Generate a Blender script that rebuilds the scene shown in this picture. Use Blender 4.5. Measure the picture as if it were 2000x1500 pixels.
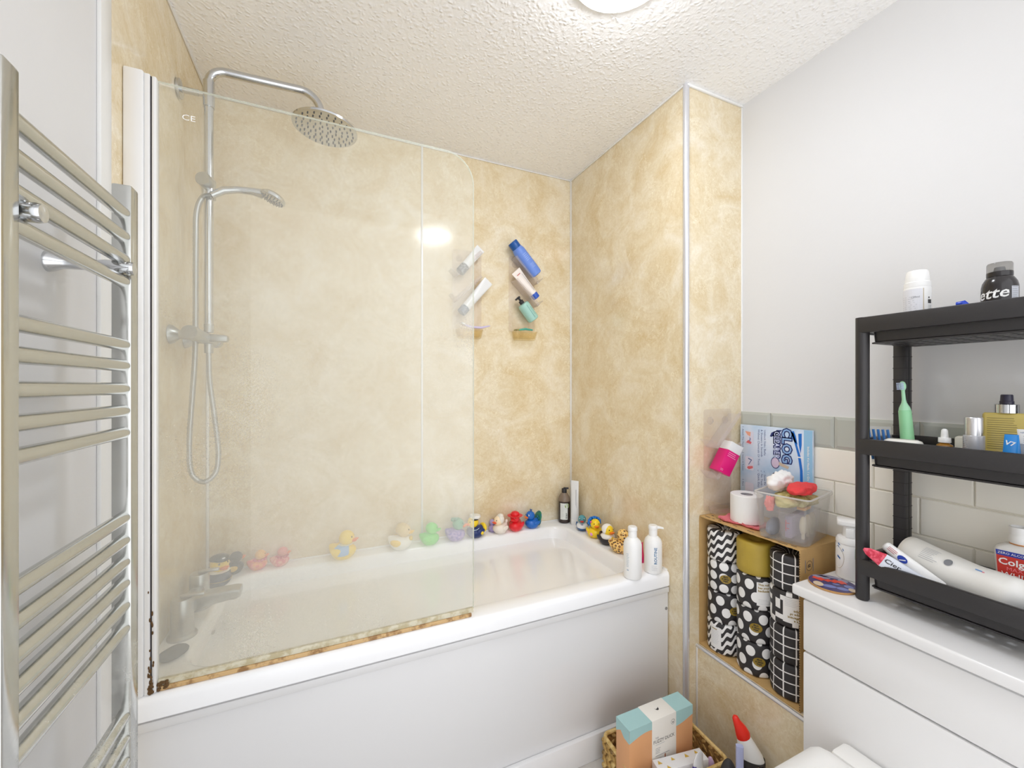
import bpy, bmesh, math, random
from mathutils import Matrix, Vector
from mathutils import noise as mnoise

random.seed(7)
SC = bpy.context.scene
COL = SC.collection
for _o in list(bpy.data.objects):
    bpy.data.objects.remove(_o)
PI = math.pi

# ------------------------------------------------------------------ camera, world, light, exposure
cam = bpy.data.cameras.new('camera')
cam.sensor_width = 36.0
cam.lens = 805.0 / 2000.0 * 36.0
cam.shift_y = 5.0 / 2000.0
cam.clip_start = 0.02
camo = bpy.data.objects.new('camera', cam)
COL.objects.link(camo)
camo.location = (0, 0, 1.36)
camo.rotation_euler = (PI / 2, 0, -math.atan(360.0 / 805.0))
SC.camera = camo

w = bpy.data.worlds.new('world')
SC.world = w
w.use_nodes = True
w.node_tree.nodes['Background'].inputs[0].default_value = (0.985, 0.992, 1.015, 1)
w.node_tree.nodes['Background'].inputs[1].default_value = 1.85

LAMP_STRENGTH = 35.0
SC.view_settings.view_transform = 'Standard'
SC.view_settings.look = 'None'
SC.view_settings.gamma = 1.0
SC.view_settings.use_curve_mapping = False
SC.view_settings.exposure = 0.11
SC.cycles.transparent_max_bounces = 24
SC.cycles.max_bounces = 14
SC.cycles.diffuse_bounces = 8
SC.cycles.glossy_bounces = 5

# ------------------------------------------------------------------ room dimensions (metres)
XL, XE, XR = -0.441, 1.2585, 1.569       # left wall, bath end wall, right wall
YB, YP, YF = 1.996, 1.1737, -0.42        # back wall, face of the boxed pillar, open end behind the camera
ZC = 2.525
RIM = 0.617

# ------------------------------------------------------------------ material helpers
def lin(c):
    return tuple(((v / 255.0) / 12.92 if v / 255.0 <= 0.04045 else ((v / 255.0 + 0.055) / 1.055) ** 2.4) for v in c) + (1,)

MATS = {}

def base_mat(name):
    m = bpy.data.materials.new(name)
    m.use_nodes = True
    return m, m.node_tree, m.node_tree.nodes['Principled BSDF']

def mat(name, rgb=(200, 200, 200), rough=0.4, metal=0.0, bump=0.0, bscale=200.0, var=0.0, vscale=20.0, spec=0.5, emit=0.0, coat=0.0):
    if name in MATS:
        return MATS[name]
    m, nt, b = base_mat(name)
    b.inputs['Base Color'].default_value = lin(rgb)
    b.inputs['Roughness'].default_value = rough
    b.inputs['Metallic'].default_value = metal
    b.inputs['Specular IOR Level'].default_value = spec
    b.inputs['Coat Weight'].default_value = coat
    if emit:
        b.inputs['Emission Color'].default_value = lin(rgb)
        b.inputs['Emission Strength'].default_value = emit
    tc = nt.nodes.new('ShaderNodeTexCoord')
    if var:
        n = nt.nodes.new('ShaderNodeTexNoise')
        n.inputs['Scale'].default_value = vscale
        n.inputs['Detail'].default_value = 4
        nt.links.new(tc.outputs['Object'], n.inputs['Vector'])
        r = nt.nodes.new('ShaderNodeMix')
        r.data_type = 'RGBA'
        c = lin(rgb)
        r.inputs['A'].default_value = tuple(max(0, v * (1 - var)) for v in c[:3]) + (1,)
        r.inputs['B'].default_value = tuple(min(1, v * (1 + var)) for v in c[:3]) + (1,)
        nt.links.new(n.outputs['Fac'], r.inputs['Factor'])
        nt.links.new(r.outputs['Result'], b.inputs['Base Color'])
    if bump:
        n = nt.nodes.new('ShaderNodeTexNoise')
        n.inputs['Scale'].default_value = bscale
        n.inputs['Detail'].default_value = 3
        nt.links.new(tc.outputs['Object'], n.inputs['Vector'])
        bp = nt.nodes.new('ShaderNodeBump')
        bp.inputs['Strength'].default_value = bump
        bp.inputs['Distance'].default_value = 0.002
        nt.links.new(n.outputs['Fac'], bp.inputs['Height'])
        nt.links.new(bp.outputs['Normal'], b.inputs['Normal'])
    MATS[name] = m
    return m

class X:
    """small expression wrapper around Math nodes"""
    def __init__(s, nt, k):
        s.nt, s.k = nt, k
    def op(s, o, b=None, c=None):
        n = s.nt.nodes.new('ShaderNodeMath')
        n.operation = o
        for i, v in enumerate((s, b, c)):
            if v is None:
                continue
            if isinstance(v, X):
                s.nt.links.new(v.k, n.inputs[i])
            else:
                n.inputs[i].default_value = v
        return X(s.nt, n.outputs[0])
    def __add__(s, b): return s.op('ADD', b)
    def __sub__(s, b): return s.op('SUBTRACT', b)
    def __mul__(s, b): return s.op('MULTIPLY', b)
    def __truediv__(s, b): return s.op('DIVIDE', b)
    def lt(s, b): return s.op('LESS_THAN', b)
    def gt(s, b): return s.op('GREATER_THAN', b)
    def fr(s): return s.op('FRACT')
    def fl(s): return s.op('FLOOR')
    def sin(s): return s.op('SINE')
    def mx(s, b): return s.op('MAXIMUM', b)
    def mn(s, b): return s.op('MINIMUM', b)

def noise(nt, vec, scale, detail=4, rough=0.5, dist=0.0):
    n = nt.nodes.new('ShaderNodeTexNoise')
    n.inputs['Scale'].default_value = scale
    n.inputs['Detail'].default_value = detail
    n.inputs['Roughness'].default_value = rough
    n.inputs['Distortion'].default_value = dist
    nt.links.new(vec, n.inputs['Vector'])
    return n.outputs['Fac']

def ramp(nt, fac, stops):
    r = nt.nodes.new('ShaderNodeValToRGB')
    e = r.color_ramp.elements
    while len(e) < len(stops):
        e.new(0.5)
    for i, (p, c) in enumerate(stops):
        e[i].position = p
        e[i].color = c
    nt.links.new(fac, r.inputs['Fac'])
    return r.outputs['Color']

def mixc(nt, fac, a, b, mode='MIX'):
    m = nt.nodes.new('ShaderNodeMix')
    m.data_type = 'RGBA'
    m.blend_type = mode
    for key, v in (('Factor', fac), ('A', a), ('B', b)):
        if isinstance(v, bpy.types.NodeSocket):
            nt.links.new(v, m.inputs[key] if key != 'Factor' else m.inputs[0])
        else:
            if key == 'Factor':
                m.inputs[0].default_value = v
            else:
                m.inputs[key].default_value = v
    return m.outputs['Result']

def bump_to(nt, b, h, strength, dist):
    bp = nt.nodes.new('ShaderNodeBump')
    bp.inputs['Strength'].default_value = strength
    bp.inputs['Distance'].default_value = dist
    nt.links.new(h, bp.inputs['Height'])
    nt.links.new(bp.outputs['Normal'], b.inputs['Normal'])

def make_marble():
    m, nt, b = base_mat('beige_marble_laminate')
    v = nt.nodes.new('ShaderNodeNewGeometry').outputs['Position']
    cloud = noise(nt, v, 5.5, 8, 0.68, 0.8)
    col = ramp(nt, cloud, [(0.32, lin((212, 187, 138))), (0.5, lin((227, 212, 180))), (0.66, lin((240, 232, 214)))])
    fine = noise(nt, v, 48, 6, 0.75, 1.4)
    col = mixc(nt, 0.55, col, ramp(nt, fine, [(0.32, lin((190, 165, 120))), (0.55, lin((226, 207, 166))), (0.75, lin((240, 230, 204)))]), 'MIX') if False else \
        mixc(nt, 0.35, col, ramp(nt, fine, [(0.32, lin((204, 182, 138))), (0.52, lin((228, 214, 184))), (0.72, lin((250, 244, 228)))]))
    vein = X(nt, noise(nt, v, 17, 6, 0.75, 1.6))
    band = (vein - 0.56).op('ABSOLUTE').lt(0.010)
    mask = X(nt, noise(nt, v, 6, 2)).gt(0.52)
    col = mixc(nt, (band * mask * 0.8).k, col, lin((246, 238, 214)))
    nt.links.new(col, b.inputs['Base Color'])
    b.inputs['Roughness'].default_value = 0.13
    b.inputs['Specular IOR Level'].default_value = 0.5
    return m

def make_ceiling():
    m, nt, b = base_mat('stippled_white_ceiling')
    b.inputs['Base Color'].default_value = lin((250, 250, 250))
    b.inputs['Roughness'].default_value = 0.4
    v = nt.nodes.new('ShaderNodeNewGeometry').outputs['Position']
    vo = nt.nodes.new('ShaderNodeTexVoronoi')
    vo.inputs['Scale'].default_value = 62
    nz = nt.nodes.new('ShaderNodeTexNoise')
    nz.inputs['Scale'].default_value = 30
    nt.links.new(v, nz.inputs['Vector'])
    ad = nt.nodes.new('ShaderNodeVectorMath')
    ad.operation = 'MULTIPLY_ADD'
    nt.links.new(nz.outputs['Color'], ad.inputs[0])
    ad.inputs[1].default_value = (0.03, 0.03, 0.03)
    nt.links.new(v, ad.inputs[2])
    nt.links.new(ad.outputs[0], vo.inputs['Vector'])
    h = X(nt, vo.outputs['Distance']).op('SMOOTH_MIN', 0.5, 0.3)
    h = h * -1.0 + X(nt, noise(nt, v, 120, 2)) * 0.3
    bump_to(nt, b, h.k, 0.8, 0.0065)
    return m

def make_glass(name, film=0.0, tint=(1, 1, 1, 1), ior=1.45, rough=0.0, speck=True, fcol=(232, 232, 226)):
    """thin glass or clear plastic: see-through + Fresnel gloss, with an optional whitish film"""
    m = bpy.data.materials.new(name)
    m.use_nodes = True
    nt = m.node_tree
    nt.nodes.clear()
    out = nt.nodes.new('ShaderNodeOutputMaterial')
    tr = nt.nodes.new('ShaderNodeBsdfTransparent')
    tr.inputs[0].default_value = tint
    gl = nt.nodes.new('ShaderNodeBsdfGlossy')
    gl.inputs['Roughness'].default_value = rough
    fr = nt.nodes.new('ShaderNodeFresnel')
    bk = nt.nodes.new('ShaderNodeNewGeometry').outputs['Backfacing']
    nt.links.new((X(nt, bk) * (1.0 / ior - ior) + ior).k, fr.inputs['IOR'])   # same reflectance on both faces of a thin sheet
    mx = nt.nodes.new('ShaderNodeMixShader')
    nt.links.new(fr.outputs[0], mx.inputs[0])
    nt.links.new(tr.outputs[0], mx.inputs[1])
    nt.links.new(gl.outputs[0], mx.inputs[2])
    last = mx
    if film > 0:
        df = nt.nodes.new('ShaderNodeBsdfDiffuse')
        df.inputs[0].default_value = lin(fcol)
        tl = nt.nodes.new('ShaderNodeBsdfTranslucent')
        tl.inputs[0].default_value = lin(fcol)
        m2 = nt.nodes.new('ShaderNodeMixShader')
        m2.inputs[0].default_value = 0.45
        nt.links.new(df.outputs[0], m2.inputs[1])
        nt.links.new(tl.outputs[0], m2.inputs[2])
        m3 = nt.nodes.new('ShaderNodeMixShader')
        if speck:
            g = nt.nodes.new('ShaderNodeNewGeometry').outputs['Position']
            sep = nt.nodes.new('ShaderNodeSeparateXYZ')
            nt.links.new(g, sep.inputs[0])
            z = X(nt, sep.outputs[2])
            big = X(nt, noise(nt, g, 2.2, 3))
            sp = X(nt, noise(nt, g, 240, 2, 0.6))
            # limescale settles where the spray lands: dense from chest height down, thin at the top edge
            up = ((z * -1.0 + 2.12) / 0.55).mx(0.0).mn(1.0)
            f = (big * 0.5 + 0.75) * (sp * 0.35 + 0.825) * (up * 0.65 + 0.35) * film
            nt.links.new(f.k, m3.inputs[0])
        else:
            m3.inputs[0].default_value = film
        nt.links.new(mx.outputs[0], m3.inputs[1])
        nt.links.new(m2.outputs[0], m3.inputs[2])
        last = m3
    nt.links.new(last.outputs[0], out.inputs[0])
    return m

def make_chrome(name, rgb=(205, 207, 210), rough=0.12, scale=0.0):
    m, nt, b = base_mat(name)
    b.inputs['Metallic'].default_value = 1.0
    v = nt.nodes.new('ShaderNodeTexCoord').outputs['Object']
    n = X(nt, noise(nt, v, 45, 4))
    nt.links.new((n * 0.12 + (rough - 0.05)).mx(0.02).k, b.inputs['Roughness'])
    b.inputs['Base Color'].default_value = lin(rgb)
    if scale:
        g = nt.nodes.new('ShaderNodeNewGeometry').outputs['Position']
        sep = nt.nodes.new('ShaderNodeSeparateXYZ')
        nt.links.new(g, sep.inputs[0])
        low = ((X(nt, sep.outputs[2]) * -1.0 + 1.08) / 0.3).mx(0.0).mn(1.0)
        sp = ((X(nt, noise(nt, g, 22, 6, 0.75)) - 0.42) / 0.25).mx(0.0).mn(1.0)
        f = (low * sp * scale)
        nt.links.new(mixc(nt, f.k, lin(rgb), lin((225, 226, 222))), b.inputs['Base Color'])
        nt.links.new((f * -0.75 + 1.0).k, b.inputs['Metallic'])
        nt.links.new((f * 0.4 + n * 0.12 + (rough - 0.05)).k, b.inputs['Roughness'])
    return m

def make_wrap(name, kind, R=0.0612):
    m, nt, b = base_mat(name)
    sep = nt.nodes.new('ShaderNodeSeparateXYZ')
    nt.links.new(nt.nodes.new('ShaderNodeTexCoord').outputs['Object'], sep.inputs[0])
    x, y, z = (X(nt, sep.outputs[i]) for i in range(3))
    u = x.op('ARCTAN2', y * -1.0) * R + 1.0
    v = z + 1.0
    if kind == 'wave':
        t = ((v - u * 0.75 + (u * (2 * PI / 0.030)).sin() * 0.0065) / 0.031).fr().lt(0.48)
    elif kind == 'dots':
        pu, pv = 0.050, 0.041
        row = (v / pv).fl()
        uu = (u / pu + row * 0.42).fr() - 0.5
        vv = (v / pv).fr() - 0.5
        a = uu * (pu / 0.0150)
        c = vv * (pv / 0.0175)
        t = (a * a + c * c).lt(1.0)
    elif kind == 'grid':
        t = ((u + 0.009) / 0.035).fr().lt(0.11).mx(((v + 0.012) / 0.0305).fr().lt(0.12))
    elif kind == 'check':
        a, c = (u / 0.017).fl(), (v / 0.0155).fl()
        t = ((a * 12.9898 + c * 78.233).sin() * 43758.5453).fr().gt(0.5)
    else:
        pu, pv = 0.040, 0.040
        ck = ((u / pu).fl() + (v / (pv * 3.1)).fl()) * 0.5
        ck = ck.fr().gt(0.2)
        uu = (u / pu).fr() - 0.0
        uu = uu.mn(uu * -1.0 + 1.0)
        vv = (v / pv).fr() - 0.5
        d = (uu * uu + vv * vv).lt(0.16)
        t = (ck - d).op('ABSOLUTE')
        t = d
    wr = X(nt, noise(nt, nt.nodes['Texture Coordinate'].outputs['Object'], 70, 3))
    col = mixc(nt, t.k, lin((44, 41, 43)), lin((238, 237, 236)))
    nt.links.new(col, b.inputs['Base Color'])
    b.inputs['Roughness'].default_value = 0.5
    bump_to(nt, b, wr.k, 0.4, 0.003)
    return m

def make_spots(name, base, spot, core, scale):
    m, nt, b = base_mat(name)
    v = nt.nodes.new('ShaderNodeTexCoord').outputs['Object']
    vo = nt.nodes.new('ShaderNodeTexVoronoi')
    vo.inputs['Scale'].default_value = scale
    vo.inputs['Randomness'].default_value = 0.7
    nt.links.new(v, vo.inputs['Vector'])
    d = X(nt, vo.outputs['Distance'])
    ring = d.lt(0.42) * d.gt(0.24)
    c = mixc(nt, ring.k, lin(base), lin(spot))
    c = mixc(nt, d.lt(0.24).k, c, lin(core))
    nt.links.new(c, b.inputs['Base Color'])
    b.inputs['Roughness'].default_value = 0.35
    return m

def make_two(name, a, bb, scale, thr=0.5, rough=0.5):
    m, nt, b = base_mat(name)
    v = nt.nodes.new('ShaderNodeTexCoord').outputs['Object']
    n = noise(nt, v, scale, 4, 0.6)
    c = ramp(nt, n, [(thr - 0.08, lin(a)), (thr + 0.08, lin(bb))])
    nt.links.new(c, b.inputs['Base Color'])
    b.inputs['Roughness'].default_value = rough
    return m

marble = make_marble()
ceil_m = make_ceiling()
chrome = make_chrome('polished_chrome')
chrome_rad = make_chrome('limescaled_radiator_chrome', (198, 199, 196), 0.16, 0.5)
dull_chrome = make_chrome('water_marked_chrome', (186, 188, 188), 0.3)
screen_glass = make_glass('limescaled_glass', 0.24, (0.985, 0.995, 0.985, 1), fcol=(246, 246, 243))
clear = make_glass('clear_acrylic', 0.07, (0.99, 0.98, 0.975, 1), 1.49, 0.03, False, (244, 238, 236))
scuffed = make_glass('scuffed_acrylic', 0.17, (0.985, 0.975, 0.97, 1), 1.49, 0.08, False, (240, 232, 230))
frost = make_glass('cloudy_plastic', 0.10, (0.992, 0.992, 0.988, 1), 1.42, 0.1, False, (246, 246, 244))
film_clear = make_glass('clear_film', 0.12, (0.97, 0.97, 0.98, 1), 1.45, 0.1, False, (225, 228, 235))
smoke = make_glass('smoked_clear_cap', 0.25, (0.82, 0.81, 0.80, 1), 1.45, 0.05, False, (150, 148, 142))
amber = make_glass('amber_plastic', 0.10, (0.99, 0.96, 0.87, 1), 1.45, 0.05, False, (234, 212, 164))
paint = mat('white_emulsion', (219, 219, 220), 0.55, bump=0.12, bscale=90)
acrylic = mat('white_acrylic', (247, 248, 250), 0.14)
panel_white = mat('white_bath_panel', (222, 222, 223), 0.22)
gloss_white = mat('white_gloss', (230, 230, 231), 0.2)
white = mat('white_plastic', (240, 240, 239), 0.3)
paper = mat('white_paper', (236, 235, 233), 0.8, bump=0.2, bscale=120)
black = mat('black_plastic', (44, 42, 43), 0.42, bump=0.1, bscale=300)
ink = mat('black_print', (40, 39, 42), 0.5)
grey_ink = mat('grey_print', (130, 132, 138), 0.6)
pale_ink = mat('pale_grey_print', (188, 190, 196), 0.6)
blue_ink = mat('blue_print', (62, 118, 165), 0.5)
navy = mat('navy', (33, 48, 110), 0.35)
alu = mat('satin_aluminium', (222, 223, 228), 0.25, 0.6)
alu_white = mat('white_aluminium', (236, 236, 236), 0.25, 0.15)
kraft = mat('kraft_cardboard', (196, 160, 104), 0.75, var=0.10, vscale=30)
gold = mat('gold_print', (168, 140, 50), 0.45)

# ------------------------------------------------------------------ geometry helpers
class G:
    def __init__(s):
        s.V, s.F = [], []
    def add(s, V, F, M=None):
        k = len(s.V)
        s.V += [tuple(M @ Vector(v)) for v in V] if M is not None else [tuple(v) for v in V]
        s.F += [tuple(i + k for i in f) for f in F]
        return s
    def box(s, x0, x1, y0, y1, z0, z1, bev=0.0, M=None, seg=2):
        if bev <= 0:
            V = [(x, y, z) for x in (x0, x1) for y in (y0, y1) for z in (z0, z1)]
            return s.add(V, [(0, 1, 3, 2), (4, 6, 7, 5), (0, 4, 5, 1), (2, 3, 7, 6), (0, 2, 6, 4), (1, 5, 7, 3)], M)
        bm = bmesh.new()
        bmesh.ops.create_cube(bm, size=1.0)
        for v in bm.verts:
            v.co = ((x0 + x1) / 2 + v.co.x * (x1 - x0), (y0 + y1) / 2 + v.co.y * (y1 - y0), (z0 + z1) / 2 + v.co.z * (z1 - z0))
        b = min(bev, 0.49 * min(abs(x1 - x0), abs(y1 - y0), abs(z1 - z0)))
        bmesh.ops.bevel(bm, geom=list(bm.edges), offset=b, segments=seg, affect='EDGES', profile=0.5)
        bm.verts.index_update()
        s.add([v.co[:] for v in bm.verts], [[v.index for v in f.verts] for f in bm.faces], M)
        bm.free()
        return s
    def loft(s, rings, M=None, cap=True, closed=True):
        n = len(rings[0])
        V = [p for r in rings for p in r]
        F = []
        for i in range(len(rings) - 1):
            for j in range(n if closed else n - 1):
                a, b = i * n + j, i * n + (j + 1) % n
                F.append((a, b, b + n, a + n))
        if cap and closed:
            F.append(tuple(range(n)))
            F.append(tuple((len(rings) - 1) * n + j for j in range(n)))
        return s.add(V, F, M)
    def lathe(s, prof, n=28, M=None, sx=1.0, sy=1.0, cap=True):
        return s.loft([[(r * sx * math.cos(2 * PI * j / n), r * sy * math.sin(2 * PI * j / n), z) for j in range(n)] for r, z in [(max(r, 1e-5), z) for r, z in prof]], M, cap)
    def tube(s, path, r, n=12, M=None, closed=False):
        P = [Vector(p) for p in path]
        m = len(P)
        rings = []
        up = None
        for i in range(m):
            a = P[(i - 1) % m] if (closed or i > 0) else P[i]
            b = P[(i + 1) % m] if (closed or i < m - 1) else P[i]
            t = (b - a).normalized()
            if up is None:
                up = Vector((0, 0, 1)) if abs(t.z) < 0.9 else Vector((1, 0, 0))
            up = (up - t * up.dot(t)).normalized()
            q = t.cross(up)
            rr = r[i] if isinstance(r, (list, tuple)) else r
            rings.append([tuple(P[i] + (up * math.cos(2 * PI * j / n) + q * math.sin(2 * PI * j / n)) * rr) for j in range(n)])
        if closed:
            rings.append(rings[0])
        return s.loft(rings, M, not closed)
    def ell(s, c, r, nu=20, nv=12, fn=None, M=None):
        rings = []
        for i in range(nv + 1):
            th = PI * i / nv
            ring = []
            for j in range(nu):
                p = (math.sin(th) * math.cos(2 * PI * j / nu), math.sin(th) * math.sin(2 * PI * j / nu), -math.cos(th))
                q = (c[0] + p[0] * r[0], c[1] + p[1] * r[1], c[2] + p[2] * r[2])
                ring.append(fn(*q) if fn else q)
            rings.append(ring)
        return s.loft(rings, M, False)
    def prism(s, poly, z0, z1, M=None):
        n = len(poly)
        V = [(x, y, z0) for x, y in poly] + [(x, y, z1) for x, y in poly]
        F = [tuple(range(n)), tuple(range(n, 2 * n))] + [(i, (i + 1) % n, n + (i + 1) % n, n + i) for i in range(n)]
        return s.add(V, F, M)
    def mesh(s, name, m, ang=40):
        me = bpy.data.meshes.new(name)
        me.from_pydata(s.V, [], s.F)
        bm = bmesh.new()
        bm.from_mesh(me)
        bmesh.ops.remove_doubles(bm, verts=bm.verts, dist=1e-6)
        bmesh.ops.recalc_face_normals(bm, faces=bm.faces)
        bm.to_mesh(me)
        bm.free()
        me.materials.append(m)
        if ang:
            me.polygons.foreach_set('use_smooth', [True] * len(me.polygons))
            me.set_sharp_from_angle(angle=math.radians(ang))
        return me
    def build(s, name, m, parent=None, ang=40, loc=None, rot=None, label=None, kind=None):
        o = bpy.data.objects.new(name, s.mesh(name, m, ang))
        COL.objects.link(o)
        o.parent = parent
        if loc: o.location = loc
        if rot: o.rotation_euler = rot
        if label: o['label'] = label
        if kind: o['kind'] = kind
        return o

def T(x, y, z): return Matrix.Translation((x, y, z))
def RX(a): return Matrix.Rotation(a, 4, 'X')
def RY(a): return Matrix.Rotation(a, 4, 'Y')
def RZ(a): return Matrix.Rotation(a, 4, 'Z')
def SCL(k): return Matrix.Scale(k, 4)

def tag(o, label, cat, group=None):
    o['label'] = label
    o['category'] = cat
    if group: o['group'] = group
    return o

def thing(name, label, cat, loc=(0, 0, 0), rot=(0, 0, 0), group=None):
    o = bpy.data.objects.new(name, None)
    o.empty_display_size = 0.05
    COL.objects.link(o)
    o.location = loc
    o.rotation_euler = rot if isinstance(rot, (tuple, list)) else (0, 0, rot)
    return tag(o, label, cat, group)

def struct(o):
    o['kind'] = 'structure'
    return o

def face(x, y):
    """rotation that turns a thing's front (local -Y) towards the middle of the doorway"""
    return math.atan2(-x, y)

def share(src, parent, loc=(0, 0, 0), rot=(0, 0, 0)):
    o = src.copy()
    COL.objects.link(o)
    o.parent = parent
    o.location = loc
    o.rotation_euler = rot
    return o

def map2(x, y, off, wrap):
    if wrap:
        return ((wrap + off) * math.sin(x / wrap), -(wrap + off) * math.cos(x / wrap), y)
    return (x, -off, y)

def text(parent, s, size, m, pos=(0, 0), rot=0.0, wrap=None, off=0.0005, M=None, align='CENTER', bold=0.0, shear=0.0, name='lettering', sx=1.0):
    """flat lettering on the local front (-Y) or wrapped round a cylinder"""
    cu = bpy.data.curves.new('t', 'FONT')
    cu.body = s
    cu.size = size
    cu.align_x = align
    cu.align_y = 'CENTER'
    cu.offset = bold
    cu.shear = shear
    cu.resolution_u = 2
    ob = bpy.data.objects.new('t', cu)
    me = bpy.data.meshes.new_from_object(ob)
    bpy.data.objects.remove(ob)
    c, sn = math.cos(rot), math.sin(rot)
    for v in me.vertices:
        x, y = v.co.x * sx, v.co.y
        p = Vector(map2(x * c - y * sn + pos[0], x * sn + y * c + pos[1], off, wrap))
        v.co = M @ p if M is not None else p
    me.name = name
    me.materials.clear()
    me.materials.append(m)
    o = bpy.data.objects.new(name, me)
    COL.objects.link(o)
    o.parent = parent
    return o

def decal(parent, name, m, polys, off=0.0003, wrap=None, M=None, label=None):
    g = G()
    for p in polys:
        g.add([map2(x, y, off, wrap) for x, y in p], [tuple(range(len(p)))], M)
    return g.build(name, m, parent, 0, label=label)

def rect(x0, x1, y0, y1, n=1):
    out = []
    for i in range(n):
        a, b = x0 + (x1 - x0) * i / n, x0 + (x1 - x0) * (i + 1) / n
        out.append([(a, y0), (b, y0), (b, y1), (a, y1)])
    return out

def disc(cx, cy, rx, ry=None, n=20, rot=0.0):
    ry = ry or rx
    c, s = math.cos(rot), math.sin(rot)
    return [(cx + rx * math.cos(2 * PI * i / n) * c - ry * math.sin(2 * PI * i / n) * s, cy + rx * math.cos(2 * PI * i / n) * s + ry * math.sin(2 * PI * i / n) * c) for i in range(n)]

def lines(x0, x1, ytop, n, pitch, th, jag=0.3):
    out = []
    for i in range(n):
        e = x1 - (x1 - x0) * random.random() * jag
        out += rect(x0, e, ytop - i * pitch - th, ytop - i * pitch, 3)
    return out

def rrect(x0, x1, y0, y1, r, n=6):
    pts = []
    for cx, cy, a in ((x1 - r, y1 - r, 0), (x0 + r, y1 - r, 90), (x0 + r, y0 + r, 180), (x1 - r, y0 + r, 270)):
        for i in range(n + 1):
            t = math.radians(a + 90 * i / n)
            pts.append((cx + r * math.cos(t), cy + r * math.sin(t)))
    return pts

# ================================================================== THE ROOM
floor = struct(G().box(XL - 0.1, XR + 0.1, YF - 0.1, YB + 0.1, -0.1, 0).build('floor', mat('grey_vinyl', (196, 192, 186), 0.4, var=0.15), None))
ceiling = struct(G().box(XL - 0.1, XR + 0.1, YF - 0.1, YB + 0.1, ZC, ZC + 0.1).build('ceiling', ceil_m))
wall_left = struct(G().box(XL - 0.12, XL - 0.004, YF - 0.1, YB + 0.1, 0, ZC).build('wall_left', paint))
G().box(XL - 0.0045, XL, 1.196, YB, 0.02, ZC).build('panel', marble, wall_left)
wall_back = struct(G().box(XL - 0.004, XE + 0.31, YB + 0.004, YB + 0.1, 0, ZC).build('wall_back', paint))
G().box(XL, 0.414, YB - 0.001, YB + 0.0045, 0.02, ZC).build('panel', marble, wall_back)
G().box(0.418, XE, YB - 0.001, YB + 0.0045, 0.02, ZC).build('panel', marble, wall_back)
wall_end = struct(G().box(XE + 0.004, XR, YP + 0.004, YB, 0, ZC).build('wall_end', paint))
G().box(XE, XE + 0.0045, YP, YB - 0.001, 0.02, ZC).build('panel', marble, wall_end)
G().box(XE, XR - 0.001, YP, YP + 0.0045, 0.0, ZC).build('panel', marble, wall_end)
wall_right = struct(G().box(XR, XR + 0.12, YF - 0.1, YB + 0.1, 0, ZC).build('wall_right', paint))
# no wall behind the camera: left out so world light fills the room

# trims
def trim(n, g, m=alu_white):
    return struct(g.build('trim_%d' % n, m))
trim(1, G().box(XL - 0.004, XL + 0.004, 1.150, 1.197, 0.0, ZC, 0.002), mat('aged_white_trim', (228, 228, 226), 0.35))
trim(2, G().box(XL, XL + 0.010, YB - 0.010, YB, RIM + 0.002, ZC, 0.003))
trim(3, G().box(XE - 0.008, XE, YB - 0.009, YB - 0.001, RIM + 0.002, ZC, 0.002))
trim(4, G().tube([(XE + 0.004, YP + 0.004, 0.0), (XE + 0.004, YP + 0.004, ZC)], 0.012, 16), alu)
trim(5, G().box(0.4115, 0.4205, YB - 0.004, YB - 0.0005, RIM + 0.002, ZC - 0.006, 0.001))
trim(6, G().box(XL, XE, YB - 0.007, YB - 0.001, ZC - 0.007, ZC, 0.002))
trim(7, G().box(XE - 0.007, XE, YP, YB - 0.007, ZC - 0.007, ZC, 0.002))
trim(8, G().box(XE, XR, YP - 0.008, YP, ZC - 0.010, ZC, 0.002), mat('white_sealant', (240, 240, 238), 0.4))
trim(9, G().box(XL, XL + 0.006, 1.197, YB - 0.007, ZC - 0.007, ZC, 0.002))
trim(10, G().box(XR - 0.005, XR, YP - 0.006, YP, 0.36, ZC - 0.01, 0.002), mat('white_sealant'))
trim(11, G().box(XL, XE, YB - 0.006, YB - 0.001, RIM - 0.003, RIM + 0.005, 0.002), mat('white_sealant'))
trim(12, G().box(XE - 0.006, XE, 1.268, YB - 0.006, RIM - 0.003, RIM + 0.005, 0.002), mat('white_sealant'))

# wall tiles on the right wall: one border row of sage tiles, cream brick-bond tiles below
sage = mat('sage_glazed_tile', (184, 187, 180), 0.12, var=0.04, vscale=6)
cream = mat('cream_glazed_tile', (243, 240, 230), 0.14, var=0.02, vscale=6)
G().box(XR - 0.003, XR + 0.001, YF, YP - 0.001, 0.0, 1.258).build('grout', mat('pale_grout', (238, 235, 226), 0.8), wall_right)
PW, PH = 0.220, 0.109
_cache = {}
def tile(y0, y1, z0, z1, m, bevelled):
    k = (round(y1 - y0, 4), m.name)
    if k not in _cache:
        wd = y1 - y0
        g = G()
        b = 0.011 if bevelled else 0.004
        a = 0.0045
        r0 = [(0, 0.0013, 0.0013), (0, wd - 0.0013, 0.0013), (0, wd - 0.0013, PH - 0.0013), (0, 0.0013, PH - 0.0013)]
        r1 = [(-a, y, z) for _, y, z in r0]
        r2 = [(-a - 0.004, y, z) for y, z in ((b, b), (wd - b, b), (wd - b, PH - b), (b, PH - b))]
        g.loft([r0, r1, r2])
        _cache[k] = g.mesh('tile', m, 0)
    o = bpy.data.objects.new('tile', _cache[k])
    COL.objects.link(o)
    o.parent = wall_right
    o.location = (XR - 0.002, y0, z0)
zt = 1.259
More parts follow.
